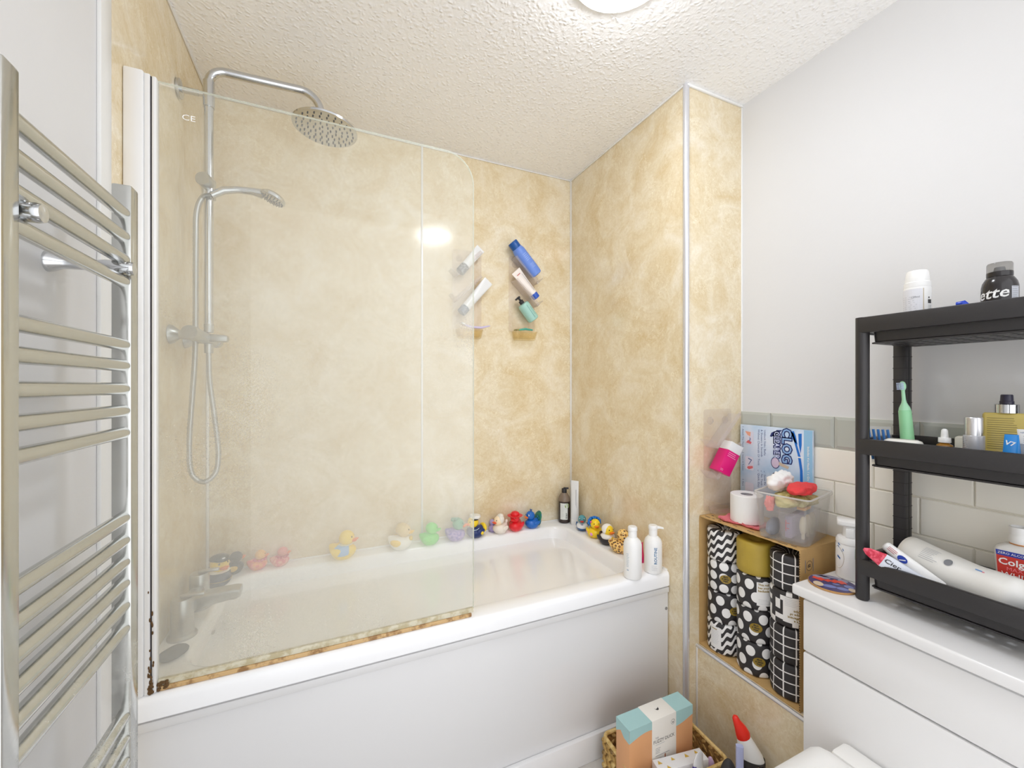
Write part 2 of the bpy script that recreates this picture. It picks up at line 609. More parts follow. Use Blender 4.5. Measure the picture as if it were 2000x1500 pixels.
for row in range(8):
    z0 = zt - PH * (row + 1)
    yj = 0.826 if row % 2 == 0 else 0.716
    e = yj + 2 * PW
    while e > 0.0:
        a, b = e - PW, e
        bb = min(b, YP - 0.002)
        if bb - a > 0.03:
            tile(a, bb, z0, z0 + PH, sage if row == 0 else cream, row == 0)
        e -= PW

# boxed-in ledge below the toilet rolls, clad in the same panel
LX, LZ = 1.312, 0.355
wall_ledge = struct(G().box(LX + 0.004, XR - 0.009, 0.30, YP, 0, LZ - 0.002).build('wall_ledge', paint))
G().box(LX, LX + 0.0045, 0.30, YP, 0.0, LZ - 0.002).build('panel', marble, wall_ledge)
G().box(LX, XR - 0.009, 0.30, YP, LZ - 0.002, LZ).build('panel', marble, wall_ledge)
trim(13, G().tube([(LX + 0.003, 0.30, LZ - 0.003), (LX + 0.003, YP, LZ - 0.003)], 0.007, 12), alu)
trim(14, G().box(LX - 0.003, LX + 0.003, YP - 0.007, YP - 0.001, 0, LZ, 0.001))

# ceiling lamp
lamp = thing('ceiling_lamp', 'round white dome lamp on the ceiling at the top edge', 'lamp', (0.734, 0.90, ZC))
G().lathe([(0.150, 0.0), (0.150, -0.014), (0.143, -0.020), (0.13, -0.020), (0.13, 0.0)], 48).build('base_ring', white, lamp)
dm, dnt, db = base_mat('lit_opal_diffuser')
db.inputs['Base Color'].default_value = lin((250, 250, 248))
db.inputs['Emission Color'].default_value = (0.95, 0.985, 1.05, 1)
db.inputs['Emission Strength'].default_value = LAMP_STRENGTH
G().lathe([(0.134 * math.cos(a), -0.018 - 0.042 * math.sin(a)) for a in [PI / 2 * i / 10 for i in range(11)]], 48).build('diffuser', dm, lamp)

# ================================================================== BATH
bath = thing('bath', 'white fitted bath with a plain front panel', 'bath', (0, 0, 0))
def tubring(x0, x1, y0, y1, r, z, n=8):
    return [(x, y, z) for x, y in rrect(x0, x1, y0, y1, r, n)]
g = G()
bx0, bx1, by0, by1 = XL + 0.001, XE - 0.001, 1.250, YB - 0.002
rings = [tubring(bx0 + .002, bx1, by0 + 0.010, by1, 0.008, RIM - 0.056),
         tubring(bx0, bx1, by0, by1, 0.012, RIM - 0.054),
         tubring(bx0, bx1, by0, by1, 0.012, RIM - 0.016),
         tubring(bx0, bx1, by0 + 0.004, by1, 0.012, RIM - 0.005),
         tubring(bx0, bx1, by0 + 0.014, by1, 0.012, RIM),
         tubring(XL + 0.080, XE - 0.098, by0 + 0.075, by1 - 0.072, 0.09, RIM),
         tubring(XL + 0.087, XE - 0.106, by0 + 0.082, by1 - 0.079, 0.09, RIM - 0.004),
         tubring(XL + 0.092, XE - 0.112, by0 + 0.087, by1 - 0.084, 0.09, RIM - 0.018),
         tubring(XL + 0.110, XE - 0.16, by0 + 0.098, by1 - 0.095, 0.10, RIM - 0.14),
         tubring(XL + 0.135, XE - 0.235, by0 + 0.115, by1 - 0.112, 0.11, RIM - 0.30),
         tubring(XL + 0.170, XE - 0.30, by0 + 0.145, by1 - 0.142, 0.12, RIM - 0.365),
         tubring(XL + 0.24, XE - 0.38, by0 + 0.21, by1 - 0.21, 0.10, RIM - 0.385)]
g.loft(rings)
g.build('tub', acrylic, bath, 50)
g = G()
g.box(XL + 0.002, XE - 0.003, 1.262, 1.276, 0.090, RIM - 0.060, 0.003)
g.build('front_panel', panel_white, bath)
g = G()   # the panel's raised border, a shallow step
g.box(XL + 0.002, XE - 0.003, 1.256, 1.2625, RIM - 0.085, RIM - 0.063, 0.003)
g.build('panel_lip', panel_white, bath)
G().lathe([(0.006, 0), (0.006, 0.002), (0.003, 0.004)], 12, T(XE - 0.014, 1.262, 0.467) @ RX(PI / 2)).build('screw_cap', mat('grey_cap', (130, 128, 126), 0.4), bath)
G().box(XL + 0.002, XE - 0.002, 1.244, 1.262, 0.0, 0.094, 0.003).build('plinth', gloss_white, bath)
# overflow cover on the tap end, waste ring on the floor of the tub
G().lathe([(0.033, 0), (0.033, 0.004), (0.027, 0.009), (0.006, 0.011)], 28, T(-0.338, 1.62, RIM - 0.085) @ RY(PI / 2 - 0.14)).build('overflow_cover', dull_chrome, bath)
G().lathe([(0.035, 0), (0.035, 0.003), (0.02, 0.005)], 24, T(-0.06, 1.62, RIM - 0.384)).build('waste', dull_chrome, bath)

# bath mixer taps on the deck
tapx = XL + 0.046
taps = thing('bath_mixer_tap', 'chunky chrome bath mixer tap with two pillars behind the glass', 'tap', (tapx, 1.61, RIM))
for sy in (-1, 1):
    p = G().lathe([(0.037, 0), (0.037, 0.006), (0.030, 0.011), (0.028, 0.055), (0.028, 0.108), (0.025, 0.114)], 28, T(0, sy * 0.09, 0)).build('pillar', dull_chrome, taps)
    G().box(-0.004, 0.056, sy * 0.09 - 0.008, sy * 0.09 + 0.008, 0.114, 0.124, 0.004).build('lever', dull_chrome, p)
G().box(-0.020, 0.020, -0.075, 0.075, 0.042, 0.078, 0.010).build('bridge', dull_chrome, taps)
g = G()
g.loft([[(x, y, z) for y, z in rrect(-0.026, 0.026, zc - h, zc + h, 0.008, 4)] for x, zc, h in ((0.012, 0.060, 0.020), (0.06, 0.066, 0.019), (0.118, 0.070, 0.016), (0.134, 0.070, 0.013))])
g.lathe([(0.012, 0.048), (0.012, 0.06)], 16, T(0.115, 0, 0))
g.build('spout', dull_chrome, taps)
sponge = tag(G().ell((0, 0, 0.016), (0.036, 0.021, 0.017), 20, 10, lambda x, y, z: (x + 0.002 * math.sin(90 * y), y + 0.002 * math.sin(110 * x), max(z, 0))).build('pumice_stone', mat('dark_pumice', (88, 90, 92), 0.85, bump=0.8, bscale=160, var=0.3, vscale=90)),
             'dark grey oval pumice stone on the bath corner behind glass', 'stone')
sponge.location = (-0.385, 1.405, RIM); sponge.rotation_euler = (0, 0, 0.5)

# ================================================================== GLASS SCREEN
GY = 1.273
scr = thing('shower_screen', 'hazy limescaled glass bath screen with rounded top corner', 'shower screen', (0, GY, RIM))
H = 2.105 - RIM
poly = [(-0.386, 0.024), (0.432, 0.024)]
rc = 0.092
for i in range(11):
    a = PI / 2 * i / 10
    poly.append((0.432 - rc + rc * math.cos(a), H - rc + rc * math.sin(a)))
poly.append((-0.386, H))
G().prism(poly, -0.003, 0.003, RX(PI / 2)).build('glass_pane', screen_glass, scr, 20)
G().tube([(x, 0, z) for x, z in poly[1:]], 0.0025, 8).build('polished_edge', make_glass('pale_green_glass_edge', 0.35, (0.96, 0.98, 0.96, 1), 1.45, 0.1, False, (238, 240, 232)), scr)
G().box(XL + 0.0005, -0.402, -0.016, 0.014, 0.001, H + 0.012, 0.004).build('wall_channel', alu_white, scr)
G().box(-0.402, -0.3905, -0.012, 0.012, 0.001, H + 0.008, 0.002).build('inner_channel', alu_white, scr)
G().box(-0.3905, -0.3885, -0.010, 0.010, 0.001, H + 0.004).build('hinge_gap', mat('dark_rubber', (52, 48, 52), 0.7), scr)
G().box(-0.3885, -0.3785, -0.011, 0.011, 0.001, H + 0.006, 0.004).build('pivot_post', alu_white, scr)
stain = make_two('tea_stained_seal', (150, 112, 68), (206, 172, 122), 40, 0.45)
G().box(-0.378, 0.424, -0.008, 0.008, 0.0005, 0.013, 0.003).build('bottom_seal', stain, scr)
G().box(-0.378, 0.431, -0.006, 0.006, 0.013, 0.028, 0.002).build('drip_rail', make_two('grubby_clear_strip', (188, 176, 142), (214, 208, 186), 35, 0.5), scr)
g = G()
for i in range(46):
    h = random.random()
    g.ell((-0.388 + random.uniform(-0.006, 0.004), -0.012 + random.uniform(-0.001, 0.001), 0.006 + 0.26 * h ** 3), (0.002, 0.0015, 0.003 + 0.004 * random.random()), 6, 4)
for i in range(26):
    g.ell((-0.372 + random.uniform(-0.006, 0.014), -0.008, 0.012 + random.uniform(-0.008, 0.012)), (0.004, 0.002, 0.003), 6, 4)
g.build('mould_spots', mat('brown_mould', (96, 70, 40), 0.9), scr, kind='stuff')
text(scr, 'CE', 0.020, mat('etched_mark', (240, 240, 238), 0.8), (-0.317, 2.03 - RIM), off=0.0036, sx=1.2)

# ================================================================== SHOWER
SX, SY = -0.358, 1.65
sh = thing('shower_set', 'chrome rigid riser shower with round overhead rose and handset', 'shower', (SX, SY, 1.52))
# overhead pipe: riser, bend, arm, drop
path = [(0, 0, 0.03), (0, 0, 0.50), (0, 0, 0.84)]
for i in range(1, 9):
    a = PI / 2 * i / 8
    path.append((0.05 - 0.05 * math.cos(a), 0, 0.84 + 0.05 * math.sin(a)))
path += [(0.15, 0, 0.893), (0.27, 0, 0.898)]
for i in range(1, 9):
    a = math.radians(78) * i / 8
    path.append((0.27 + 0.065 * math.sin(a), 0, 0.898 - 0.065 * (1 - math.cos(a))))
path.append((0.348, 0, 0.808))
G().tube(path, 0.0135, 18).build('riser_pipe', chrome, sh)
G().lathe([(0.0165, 0.76), (0.0165, 0.845)], 20).build('pipe_collar', chrome, sh)
hd = G().lathe([(0.012, 0.030), (0.018, 0.022), (0.060, 0.014), (0.104, 0.008), (0.110, 0.003), (0.109, -0.003), (0.10, -0.005), (1e-4, -0.005)], 48, T(0.350, 0, 0.780) @ RY(0.06)).build('shower_rose', chrome, sh)
g = G()
for k, rr in enumerate((0.018, 0.038, 0.058, 0.077, 0.095)):
    nn = 6 * (k + 1) - k
    for i in range(nn):
        a = 2 * PI * i / nn + k * 0.3
        g.lathe([(0.0028, 0), (0.0022, -0.004)], 6, T(0.350, 0, 0.780) @ RY(0.06) @ T(rr * math.cos(a), rr * math.sin(a), -0.005))
g.build('nozzles', mat('grey_rubber', (92, 92, 92), 0.6), hd, kind='stuff')
# wall bracket at the top
br = G().lathe([(0.030, 0), (0.030, 0.008), (0.010, 0.012), (0.010, 0.055), (0.008, 0.055), (0.008, 0.083)], 24, T(XL - SX + 0.001, 0, 0.800) @ RY(PI / 2)).build('wall_bracket', chrome, sh)
# slider with knob and handset
sl = G().lathe([(0.020, -0.03), (0.020, 0.03)], 20, T(0, 0, 0.49)).build('slider', chrome, sh)
G().lathe([(0.020, 0), (0.022, 0.012), (0.022, 0.032), (0.020, 0.036)], 24, T(0.0, -0.012, 0.505) @ RX(PI / 2) @ RY(-0.2)).build('slider_knob', dull_chrome, sl)
hp = [(0.012, -0.02, 0.465), (0.045, -0.02, 0.487), (0.085, -0.02, 0.497), (0.125, -0.02, 0.499), (0.155, -0.02, 0.496)]
hs = G().tube(hp, [0.011, 0.012, 0.011, 0.012, 0.016], 14).build('handset_handle', chrome, sh)
hM = T(0.186, -0.02, 0.488) @ RY(0.38)
hh = G().lathe([(0.01, 0.016), (0.03, 0.013), (0.040, 0.004), (0.041, -0.004), (0.036, -0.008), (1e-4, -0.009)], 32, hM).build('handset_head', chrome, hs)
g = G()
for k, rr in enumerate((0.008, 0.017, 0.026, 0.034)):
    for i in range(6 + 5 * k):
        a = 2 * PI * i / (6 + 5 * k)
        g.lathe([(0.0018, 0), (0.0012, -0.003)], 6, hM @ T(rr * math.cos(a), rr * math.sin(a), -0.0085))
g.build('nozzles', mat('grey_rubber'), hh, kind='stuff')
# thermostatic bar valve and hose
va = G().tube([(-0.012, -0.115, 0.0), (-0.012, 0.115, 0.0)], 0.019, 20).build('valve_body', dull_chrome, sh)
for sy in (-1, 1):
    G().lathe([(0.030, 0), (0.027, 0.010), (0.014, 0.024), (0.013, 0.06)], 24, T(XL - SX + 0.001, sy * 0.075, 0) @ RY(PI / 2)).build('wall_flange', dull_chrome, va)
    G().tube([(-0.012, sy * 0.115, 0), (-0.012, sy * 0.165, 0)], [0.022, 0.020], 20).build('control_knob', dull_chrome, va)
G().box(-0.006, 0.055, -0.016, 0.016, -0.012, 0.012, 0.009).build('diverter_lever', dull_chrome, va)
G().lathe([(0.013, -0.05), (0.013, -0.02), (0.011, -0.018)], 16).build('hose_nut', dull_chrome, va)
G().lathe([(0.014, 0.018), (0.014, 0.045), (0.012, 0.05)], 16).build('riser_nut', dull_chrome, va)
ctl = [(0.0, 0.0, -0.045), (0.003, -0.002, -0.14), (0.018, -0.006, -0.27), (0.028, -0.008, -0.38), (0.020, -0.012, -0.445), (-0.012, -0.018, -0.470), (-0.042, -0.02, -0.435),
       (-0.047, -0.02, -0.34), (-0.040, -0.02, -0.2), (-0.032, -0.022, -0.06), (-0.030, -0.024, 0.10), (-0.029, -0.026, 0.30), (-0.027, -0.026, 0.40), (-0.012, -0.024, 0.452), (0.008, -0.02, 0.464)]
def spline(pts, per=20):
    P = [Vector(p) for p in pts]
    P = [P[0] * 2 - P[1]] + P + [P[-1] * 2 - P[-2]]
    out = []
    for i in range(1, len(P) - 2):
        for k in range(per):
            t = k / per
            a, b, c, d = P[i - 1], P[i], P[i + 1], P[i + 2]
            out.append(0.5 * ((2 * b) + (c - a) * t + (2 * a - 5 * b + 4 * c - d) * t * t + (3 * b - a - 3 * c + d) * t ** 3))
    out.append(P[-2])
    return out
hp = spline(ctl, 24)
G().tube(hp, [0.0085 if i % 2 else 0.0070 for i in range(len(hp))], 10).build('hose', dull_chrome, sh, 80)

# ================================================================== TOWEL RADIATOR
rad = thing('towel_radiator', 'tall chrome ladder towel radiator on the left wall', 'radiator', (-0.350, 0.84, 0.50))
for y0, y1 in ((0.660, 0.692), (0.997, 1.030)):
    G().box(-0.016, 0.014, y0 - 0.84, y1 - 0.84, 0.0, 1.238, 0.004).build('upright', chrome_rad, rad)
barz = [1.684, 1.640, 1.597, 1.556, 1.438, 1.399, 1.356, 1.315, 1.274, 1.115, 1.073, 1.032, 0.993, 0.951, 0.908, 0.744, 0.702, 0.661, 0.620, 0.580]
b0 = None
for z in barz:
    if b0 is None:
        b0 = G().tube([(0, 0.690 - 0.84, 0), (0, 0.999 - 0.84, 0)], 0.0112, 20).build('rail', chrome_rad, rad, loc=(0.001, 0, z - 0.5))
    else:
        share(b0, rad, (0.001, 0, z - 0.5))
for y in (0.716, 0.984):
    b = G().lathe([(0.018, 0), (0.017, 0.006), (0.011, 0.02), (0.009, 0.06), (0.0125, 0.078), (0.0125, 0.112), (0.011, 0.118), (0.004, 0.119)], 24, T(XL - 0.004 + 0.350, y - 0.84, 1.578 - 0.5) @ RY(PI / 2)).build('wall_bracket', chrome, rad)
for y in (0.676, 1.0135):
    G().tube([(-0.001, y - 0.84, 0.0), (-0.001, y - 0.84, -0.10), (-0.001, y - 0.84, -0.4995)], 0.009, 12).build('supply_pipe', chrome, rad)

# ================================================================== CLEAR CADDIES ON THE WALL
def caddy(label, loc, rz, flip, group):
    """clear plate with two slanting shelves and a soap cup; local front is -Y, origin at the plate's lower left on the wall"""
    t = thing('shower_caddy', label, 'caddy', loc, rz, group)
    W, Hh = 0.152, 0.40
    G().prism(rrect(0, W, 0, Hh, 0.012, 4), 0.002, 0.006, RX(PI / 2)).build('back_plate', clear, t, 30)
    for z0 in (0.255, 0.135):
        # slanting shelf: bottom edge at one side, with a front lip and an end stop
        xa, xb = (0.012, 0.140)
        za, zb = (z0, z0 + 0.125) if not flip else (z0 + 0.125, z0)
        ang = math.atan2(zb - za, xb - xa)
        L = math.hypot(xb - xa, zb - za)
        M = T(xa, 0, za) @ RY(-ang)
        s = G().box(0, L, -0.060, -0.006, 0, 0.003, 0.001, M).build('shelf', scuffed, t)
        G().box(0, L, -0.063, -0.060, 0, 0.018, 0.001, M).build('front_lip', scuffed, s)
        if not flip:
            G().box(-0.003, 0, -0.062, -0.006, -0.001, 0.045, 0.001, M).build('end_stop', scuffed, s)
        else:
            G().box(L, L + 0.003, -0.062, -0.006, -0.001, 0.045, 0.001, M).build('end_stop', scuffed, s)
    for x in (0.035, W - 0.035):
        G().lathe([(0.016, 0), (0.013, 0.004), (0.006, 0.006), (0.006, 0.012)], 20, T(x, -0.004, Hh - 0.045) @ RX(PI / 2)).build('suction_cup', clear, t)
    return t
CR = caddy('clear plastic wall caddy holding the blue bottle, nearer the corner', (0.872, YB - 0.001, 1.650), 0, True, 'clear wall caddies')
CL = caddy('clear plastic wall caddy half behind the glass screen edge', (0.566, YB - 0.001, 1.645), 0, False, 'clear wall caddies')
C3 = caddy('clear plastic wall caddy above the carton holding a pink box', (1.347, YP - 0.001, 0.870), 0, False, 'clear wall caddies')
for t, m in ((CR, amber), (CL, amber)):
    g = G()
    g.loft([[(x, y, z) for x, y in rrect(0.01 + a, 0.146 - a, -0.062 + a, -0.008, 0.015, 4)] for z, a in ((-0.046, 0.012), (-0.04, 0.008), (0.0, 0.0), (0.0, 0.003), (-0.036, 0.011))], cap=True)
    g.build('soap_cup', m, t)
g = G()
g.loft([[(x, y, z) for x, y in rrect(0.01 + a, 0.146 - a, -0.062 + a, -0.008, 0.015, 4)] for z, a in ((-0.005, 0.008), (0.02, 0.0), (0.02, 0.003), (-0.001, 0.011))], cap=True)
g.build('soap_cup', clear, C3)

def lying(name, label, cat, x, y, z, ang, group=None):
    """thing in the plane of the back wall, its axis turned by ang from upright towards +X"""
    return thing(name, label, cat, (x, y, z), (0, ang, 0), group)

def wrapped_bottle(t, prof, m, name='body', n=28, sx=1, sy=1):
    return G().lathe(prof, n, None, sx, sy).build(name, m, t)

def squeeze_tube(t, h, r, wd, m, z0=0.0, thick=0.0016, name='tube_body', n=24):
    rings = []
    for i in range(11):
        f = i / 10
        k = f ** 1.15
        rx = r + (wd / 2 - r) * k
        ry = max(thick, r * (1 - k))
        rings.append([(rx * math.cos(2 * PI * j / n), ry * math.sin(2 * PI * j / n), z0 + h * f) for j in range(n)])
    return G().loft(rings).build(name, m, t)

# nearer-corner caddy: blue bottle, white tube, mint pump bottle, teal razor in the soap cup
a = math.atan2(0.878 - 1.019, 2.105 - 1.955)
t = lying('shampoo_bottle', 'periwinkle blue bottle with dark blue cap tilted in the caddy', 'bottle', 1.014, 1.945, 1.954, a)
pb = mat('periwinkle_plastic', (108, 144, 226), 0.35)
wrapped_bottle(t, [(0.022, 0), (0.0275, 0.004), (0.029, 0.02), (0.029, 0.135), (0.025, 0.150), (0.023, 0.153)], pb)
wrapped_bottle(t, [(0.0235, 0.153), (0.0235, 0.184), (0.021, 0.187)], mat('deep_blue_cap', (16, 84, 160), 0.35), 'cap')
decal(t, 'print_lines', mat('pale_blue_print', (170, 192, 240), 0.6), lines(-0.012, 0.012, 0.115, 5, 0.008, 0.0016) + lines(-0.010, 0.012, 0.06, 4, 0.006, 0.0014), 0.0004, 0.029)
t.scale = (1.12,) * 3
t = lying('face_wash_tube', 'white squeeze tube with blue cap tilted below blue bottle', 'tube', 1.010, 1.948, 1.836, a)
G().lathe([(0.0155, -0.006), (0.0175, -0.004), (0.0175, 0.018), (0.016, 0.02)], 24).build('cap', mat('cobalt_cap', (40, 88, 190), 0.35), t)
squeeze_tube(t, 0.130, 0.0175, 0.052, mat('ivory_plastic', (240, 232, 226), 0.35), 0.02)
decal(t, 'print_lines', mat('red_print', (190, 80, 80), 0.6), rect(-0.012, 0.008, 0.128, 0.131), 0.006)
decal(t, 'print_lines', grey_ink, rect(0.006, 0.0075, 0.03, 0.125), 0.0172)
t.scale = (1.15,) * 3
t = lying('pump_bottle', 'mint green bottle with black pump tilted in the caddy', 'bottle', 0.998, 1.948, 1.714, a * 0.92)
wrapped_bottle(t, [(0.022, 0), (0.026, 0.003), (0.027, 0.01), (0.027, 0.080), (0.024, 0.088), (0.010, 0.091)], mat('mint_plastic', (164, 208, 198), 0.35))
G().lathe([(0.011, 0.091), (0.011, 0.106), (0.005, 0.108), (0.005, 0.118), (0.009, 0.119), (0.009, 0.127)], 18).box(-0.018, 0.006, -0.005, 0.005, 0.119, 0.127, 0.002).build('pump', ink, t)
decal(t, 'print_lines', mat('teal_print', (84, 140, 140), 0.6), rect(-0.001, 0.0005, 0.01, 0.078) + lines(0.006, 0.02, 0.06, 6, 0.007, 0.0012), 0.0004, 0.027)
t.scale = (1.15,) * 3
t = thing('razor', 'teal disposable razor lying in the amber soap cup', 'razor', (0.905, 1.958, 1.652), (0, 0.0, 0))
G().tube([(0.0, -0.008, 0.003), (0.045, -0.010, 0.010), (0.085, -0.010, 0.007)], [0.004, 0.006, 0.004], 10).build('handle', mat('teal_plastic', (72, 168, 150), 0.35), t)
G().box(-0.016, 0.003, -0.026, 0.010, 0.0, 0.006, 0.002).build('razor_head', mat('olive_plastic', (140, 138, 84), 0.4), t)

# caddy by the glass edge: two tubes and a lavender razor
aL = math.atan2(0.6762 - 0.585, 2.044 - 1.935)
t = lying('hand_cream_tube', 'silver white tube with grey cap on the upper shelf behind glass', 'tube', 0.590, 1.945, 1.920, aL)
G().lathe([(0.019, 0), (0.021, 0.003), (0.021, 0.040), (0.019, 0.042)], 24).build('cap', make_two('grey_marbled_cap', (92, 94, 96), (160, 162, 164), 140, 0.5), t)
squeeze_tube(t, 0.115, 0.0195, 0.045, mat('silvery_white_plastic', (232, 234, 236), 0.25), 0.042)
aL2 = math.atan2(0.7439 - 0.5948, 1.8979 - 1.72)
t.scale = (1.08,) * 3
t = lying('conditioner_tube', 'long white tube with slate blue cap on the lower shelf behind glass', 'tube', 0.598, 1.948, 1.722, aL2)
G().lathe([(0.021, 0), (0.023, 0.003), (0.023, 0.036), (0.021, 0.038)], 24).build('cap', make_two('slate_marbled_cap', (84, 98, 120), (150, 158, 170), 140, 0.5), t)
squeeze_tube(t, 0.186, 0.022, 0.052, mat('silvery_white_plastic'), 0.038)
t = thing('razor', 'lavender razor lying on the amber cup behind the glass edge', 'razor', (0.610, 1.955, 1.648), (0, 0, 0))
G().tube([(-0.005, -0.010, 0.018), (0.04, -0.012, 0.006), (0.09, -0.012, 0.006), (0.137, -0.012, 0.018)], [0.004, 0.006, 0.006, 0.003], 10).build('handle', mat('lavender_plastic', (206, 196, 230), 0.35), t)
G().box(-0.022, 0.0, -0.030, 0.008, 0.013, 0.020, 0.002, RY(0.3)).build('razor_head', mat('silvery_white_plastic'), t)

# caddy above the carton: white and pink carton
t = thing('cosmetics_box', 'small hot pink and white carton tilted in the caddy', 'box', (1.352, YP - 0.066, 1.042), (0, 0.50, -0.25))
G().box(0, 0.048, 0, 0.046, 0, 0.078, 0.0008).build('lower_sleeve', mat('hot_pink_card', (222, 14, 118), 0.3), t)
G().box(0, 0.048, 0, 0.046, 0.078, 0.108, 0.0008).build('lid_end', gloss_white, t)
decal(t, 'print_lines', mat('pale_pink_print', (248, 180, 214), 0.5), lines(0.006, 0.040, 0.072, 3, 0.006, 0.0014) + lines(0.004, 0.016, 0.012, 2, 0.004, 0.001))

t.scale = (1.15,) * 3
# ================================================================== DUCKS
def dm_(rgb, rough=0.32):
    return mat('rubber_%d_%d_%d' % rgb, rgb, rough)
EYE = mat('eye_black', (25, 22, 24), 0.25)
EYEW = mat('eye_white', (245, 245, 245), 0.3)
YEL, ORA = (248, 214, 44), (243, 128, 36)

def duck(label, loc, ang, h, body, head, bill=ORA, wing=None, eyew=False):
    t = thing('rubber_duck', label, 'rubber duck', loc, ang, 'rubber ducks on the bath rim')
    K = SCL(h)
    bm_ = body if not isinstance(body, tuple) else dm_(body)
    hm = head if not isinstance(head, tuple) else dm_(head)
    def bf(x, y, z):
        if x < -0.1:
            k = (-x - 0.1) / 0.38
            z += 0.20 * k * k
            y *= 1 - 0.45 * k
        if x > 0.2:
            z += 0.05 * (x - 0.2) / 0.26
        return (x, y, max(z, 0.0))
    G().ell((0, 0, 0.26), (0.47, 0.37, 0.29), 24, 14, bf, K).build('body', bm_, t, 60)
    G().ell((0.15, 0, 0.735), (0.265, 0.25, 0.262), 22, 14, None, K).build('head', hm, t, 60)
    G().ell((0.42, 0, 0.675), (0.14, 0.135, 0.045), 16, 8, lambda x, y, z: (x, y, z + 0.25 * max(0, x - 0.42)), K).ell((0.39, 0, 0.635), (0.11, 0.11, 0.035), 14, 8, None, K).build('bill', dm_(bill), t, 60)
    wm = bm_ if wing is None else dm_(wing)
    for s in (-1, 1):
        G().ell((-0.10, s * 0.335, 0.33), (0.21, 0.07, 0.13), 14, 8, lambda x, y, z: (x, y, z + 0.25 * max(0, -x - 0.1)), K).build('wing', wm, t, 60)
        if eyew:
            G().ell((0.335, s * 0.125, 0.795), (0.045, 0.05, 0.06), 10, 6, None, K).build('eye', EYEW, t, 60)
            G().ell((0.372, s * 0.130, 0.795), (0.016, 0.028, 0.035), 8, 6, None, K).build('pupil', EYE, t, 60)
        else:
            G().ell((0.357, s * 0.118, 0.795), (0.025, 0.03, 0.04), 10, 6, None, K).build('eye', EYE, t, 60)
    return t, K

def add(t, K, name, m, fn):
    g = G()
    fn(g, K)
    return g.build(name, m if not isinstance(m, tuple) else dm_(m), t, 60)

# on the deck behind the taps
t, K = duck('rubber duck in dark peaked cap and navy coat beside the tap', (-0.376, 1.848, RIM), -0.9, 0.118, (48, 54, 84), YEL)
add(t, K, 'cap', (52, 56, 62), lambda g, K: g.ell((0.13, 0, 0.92), (0.27, 0.27, 0.11), 20, 8, lambda x, y, z: (x, y, max(z, 0.88)), K).ell((0.30, 0, 0.88), (0.18, 0.20, 0.02), 14, 6, None, K))
add(t, K, 'cap_badge', (230, 232, 234), lambda g, K: g.ell((0.37, 0, 0.94), (0.02, 0.06, 0.04), 8, 6, None, K))
add(t, K, 'collar', (236, 236, 232), lambda g, K: g.ell((0.12, 0, 0.52), (0.29, 0.30, 0.06), 20, 8, None, K))
add(t, K, 'belt', YEL, lambda g, K: g.ell((0.0, 0, 0.27), (0.477, 0.378, 0.035), 24, 6, None, K))
t, K = duck('black rubber duck with yellow wings in the far bath corner', (-0.345, 1.945, RIM), 0.5, 0.085, (52, 52, 58), (60, 58, 60), ORA, (214, 176, 60))
t, K = duck('orange rubber duck with flower garland behind the hazy glass', (-0.262, 1.952, RIM), 0.1, 0.078, make_two('orange_floral', (236, 150, 60), (232, 92, 92), 70, 0.5), (240, 180, 80))
add(t, K, 'garland', (226, 88, 120), lambda g, K: [g.ell((0.12 + 0.27 * math.cos(a), 0.28 * math.sin(a), 0.52), (0.07, 0.07, 0.05), 8, 6, None, K) for a in [2 * PI * i / 11 for i in range(11)]])
t, K = duck('pink floral rubber duck right of orange one behind glass', (-0.182, 1.955, RIM), 0.1, 0.076, make_two('pink_floral', (226, 96, 112), (236, 170, 150), 70, 0.5), (226, 130, 120))
add(t, K, 'garland', (206, 64, 92), lambda g, K: [g.ell((0.12 + 0.27 * math.cos(a), 0.28 * math.sin(a), 0.52), (0.07, 0.07, 0.05), 8, 6, None, K) for a in [2 * PI * i / 11 for i in range(11)]])
# along the back rim
t, K = duck('yellow rubber duck in a pale blue vest behind the glass', (0.058, 1.925, RIM), -0.35, 0.122, YEL, YEL)
add(t, K, 'vest', (150, 188, 232), lambda g, K: g.ell((0.03, 0, 0.30), (0.40, 0.395, 0.255), 22, 12, lambda x, y, z: (x, y, max(z, 0.14)), K))
add(t, K, 'vest_collar', (226, 226, 200), lambda g, K: g.ell((0.13, 0, 0.53), (0.25, 0.25, 0.045), 18, 6, None, K))
t, K = duck('white robed rubber duck with golden hair and wings behind glass', (0.302, 1.930, RIM), -0.35, 0.116, (240, 238, 228), (232, 206, 150), (244, 200, 60), (244, 206, 70))
add(t, K, 'hair', (222, 196, 130), lambda g, K: g.ell((0.08, 0, 0.80), (0.27, 0.27, 0.23), 20, 10, lambda x, y, z: (min(x, 0.27), y, z), K))
add(t, K, 'chest_ornament', (238, 206, 90), lambda g, K: g.ell((0.42, 0, 0.42), (0.08, 0.14, 0.09), 12, 8, None, K))
t, K = duck('plain bright green rubber duck seen through the glass', (0.437, 1.932, RIM), -0.25, 0.100, (112, 220, 92), (112, 220, 92), (112, 220, 92))
add(t, K, 'hood', (118, 224, 100), lambda g, K: g.ell((0.10, 0, 0.76), (0.28, 0.29, 0.26), 18, 10, lambda x, y, z: (min(x, 0.24), y, z), K))
t, K = duck('purple patterned rubber duck with a green head at glass edge', (0.562, 1.932, RIM), -0.4, 0.106, make_two('purple_floral', (112, 92, 182), (172, 150, 206), 90, 0.5), (96, 168, 132))
add(t, K, 'crest', (82, 150, 120), lambda g, K: [g.ell((0.12 - 0.07 * i, 0.06 * (-1) ** i, 0.93 + 0.03 * (i % 2)), (0.10, 0.10, 0.10), 10, 6, None, K) for i in range(4)])
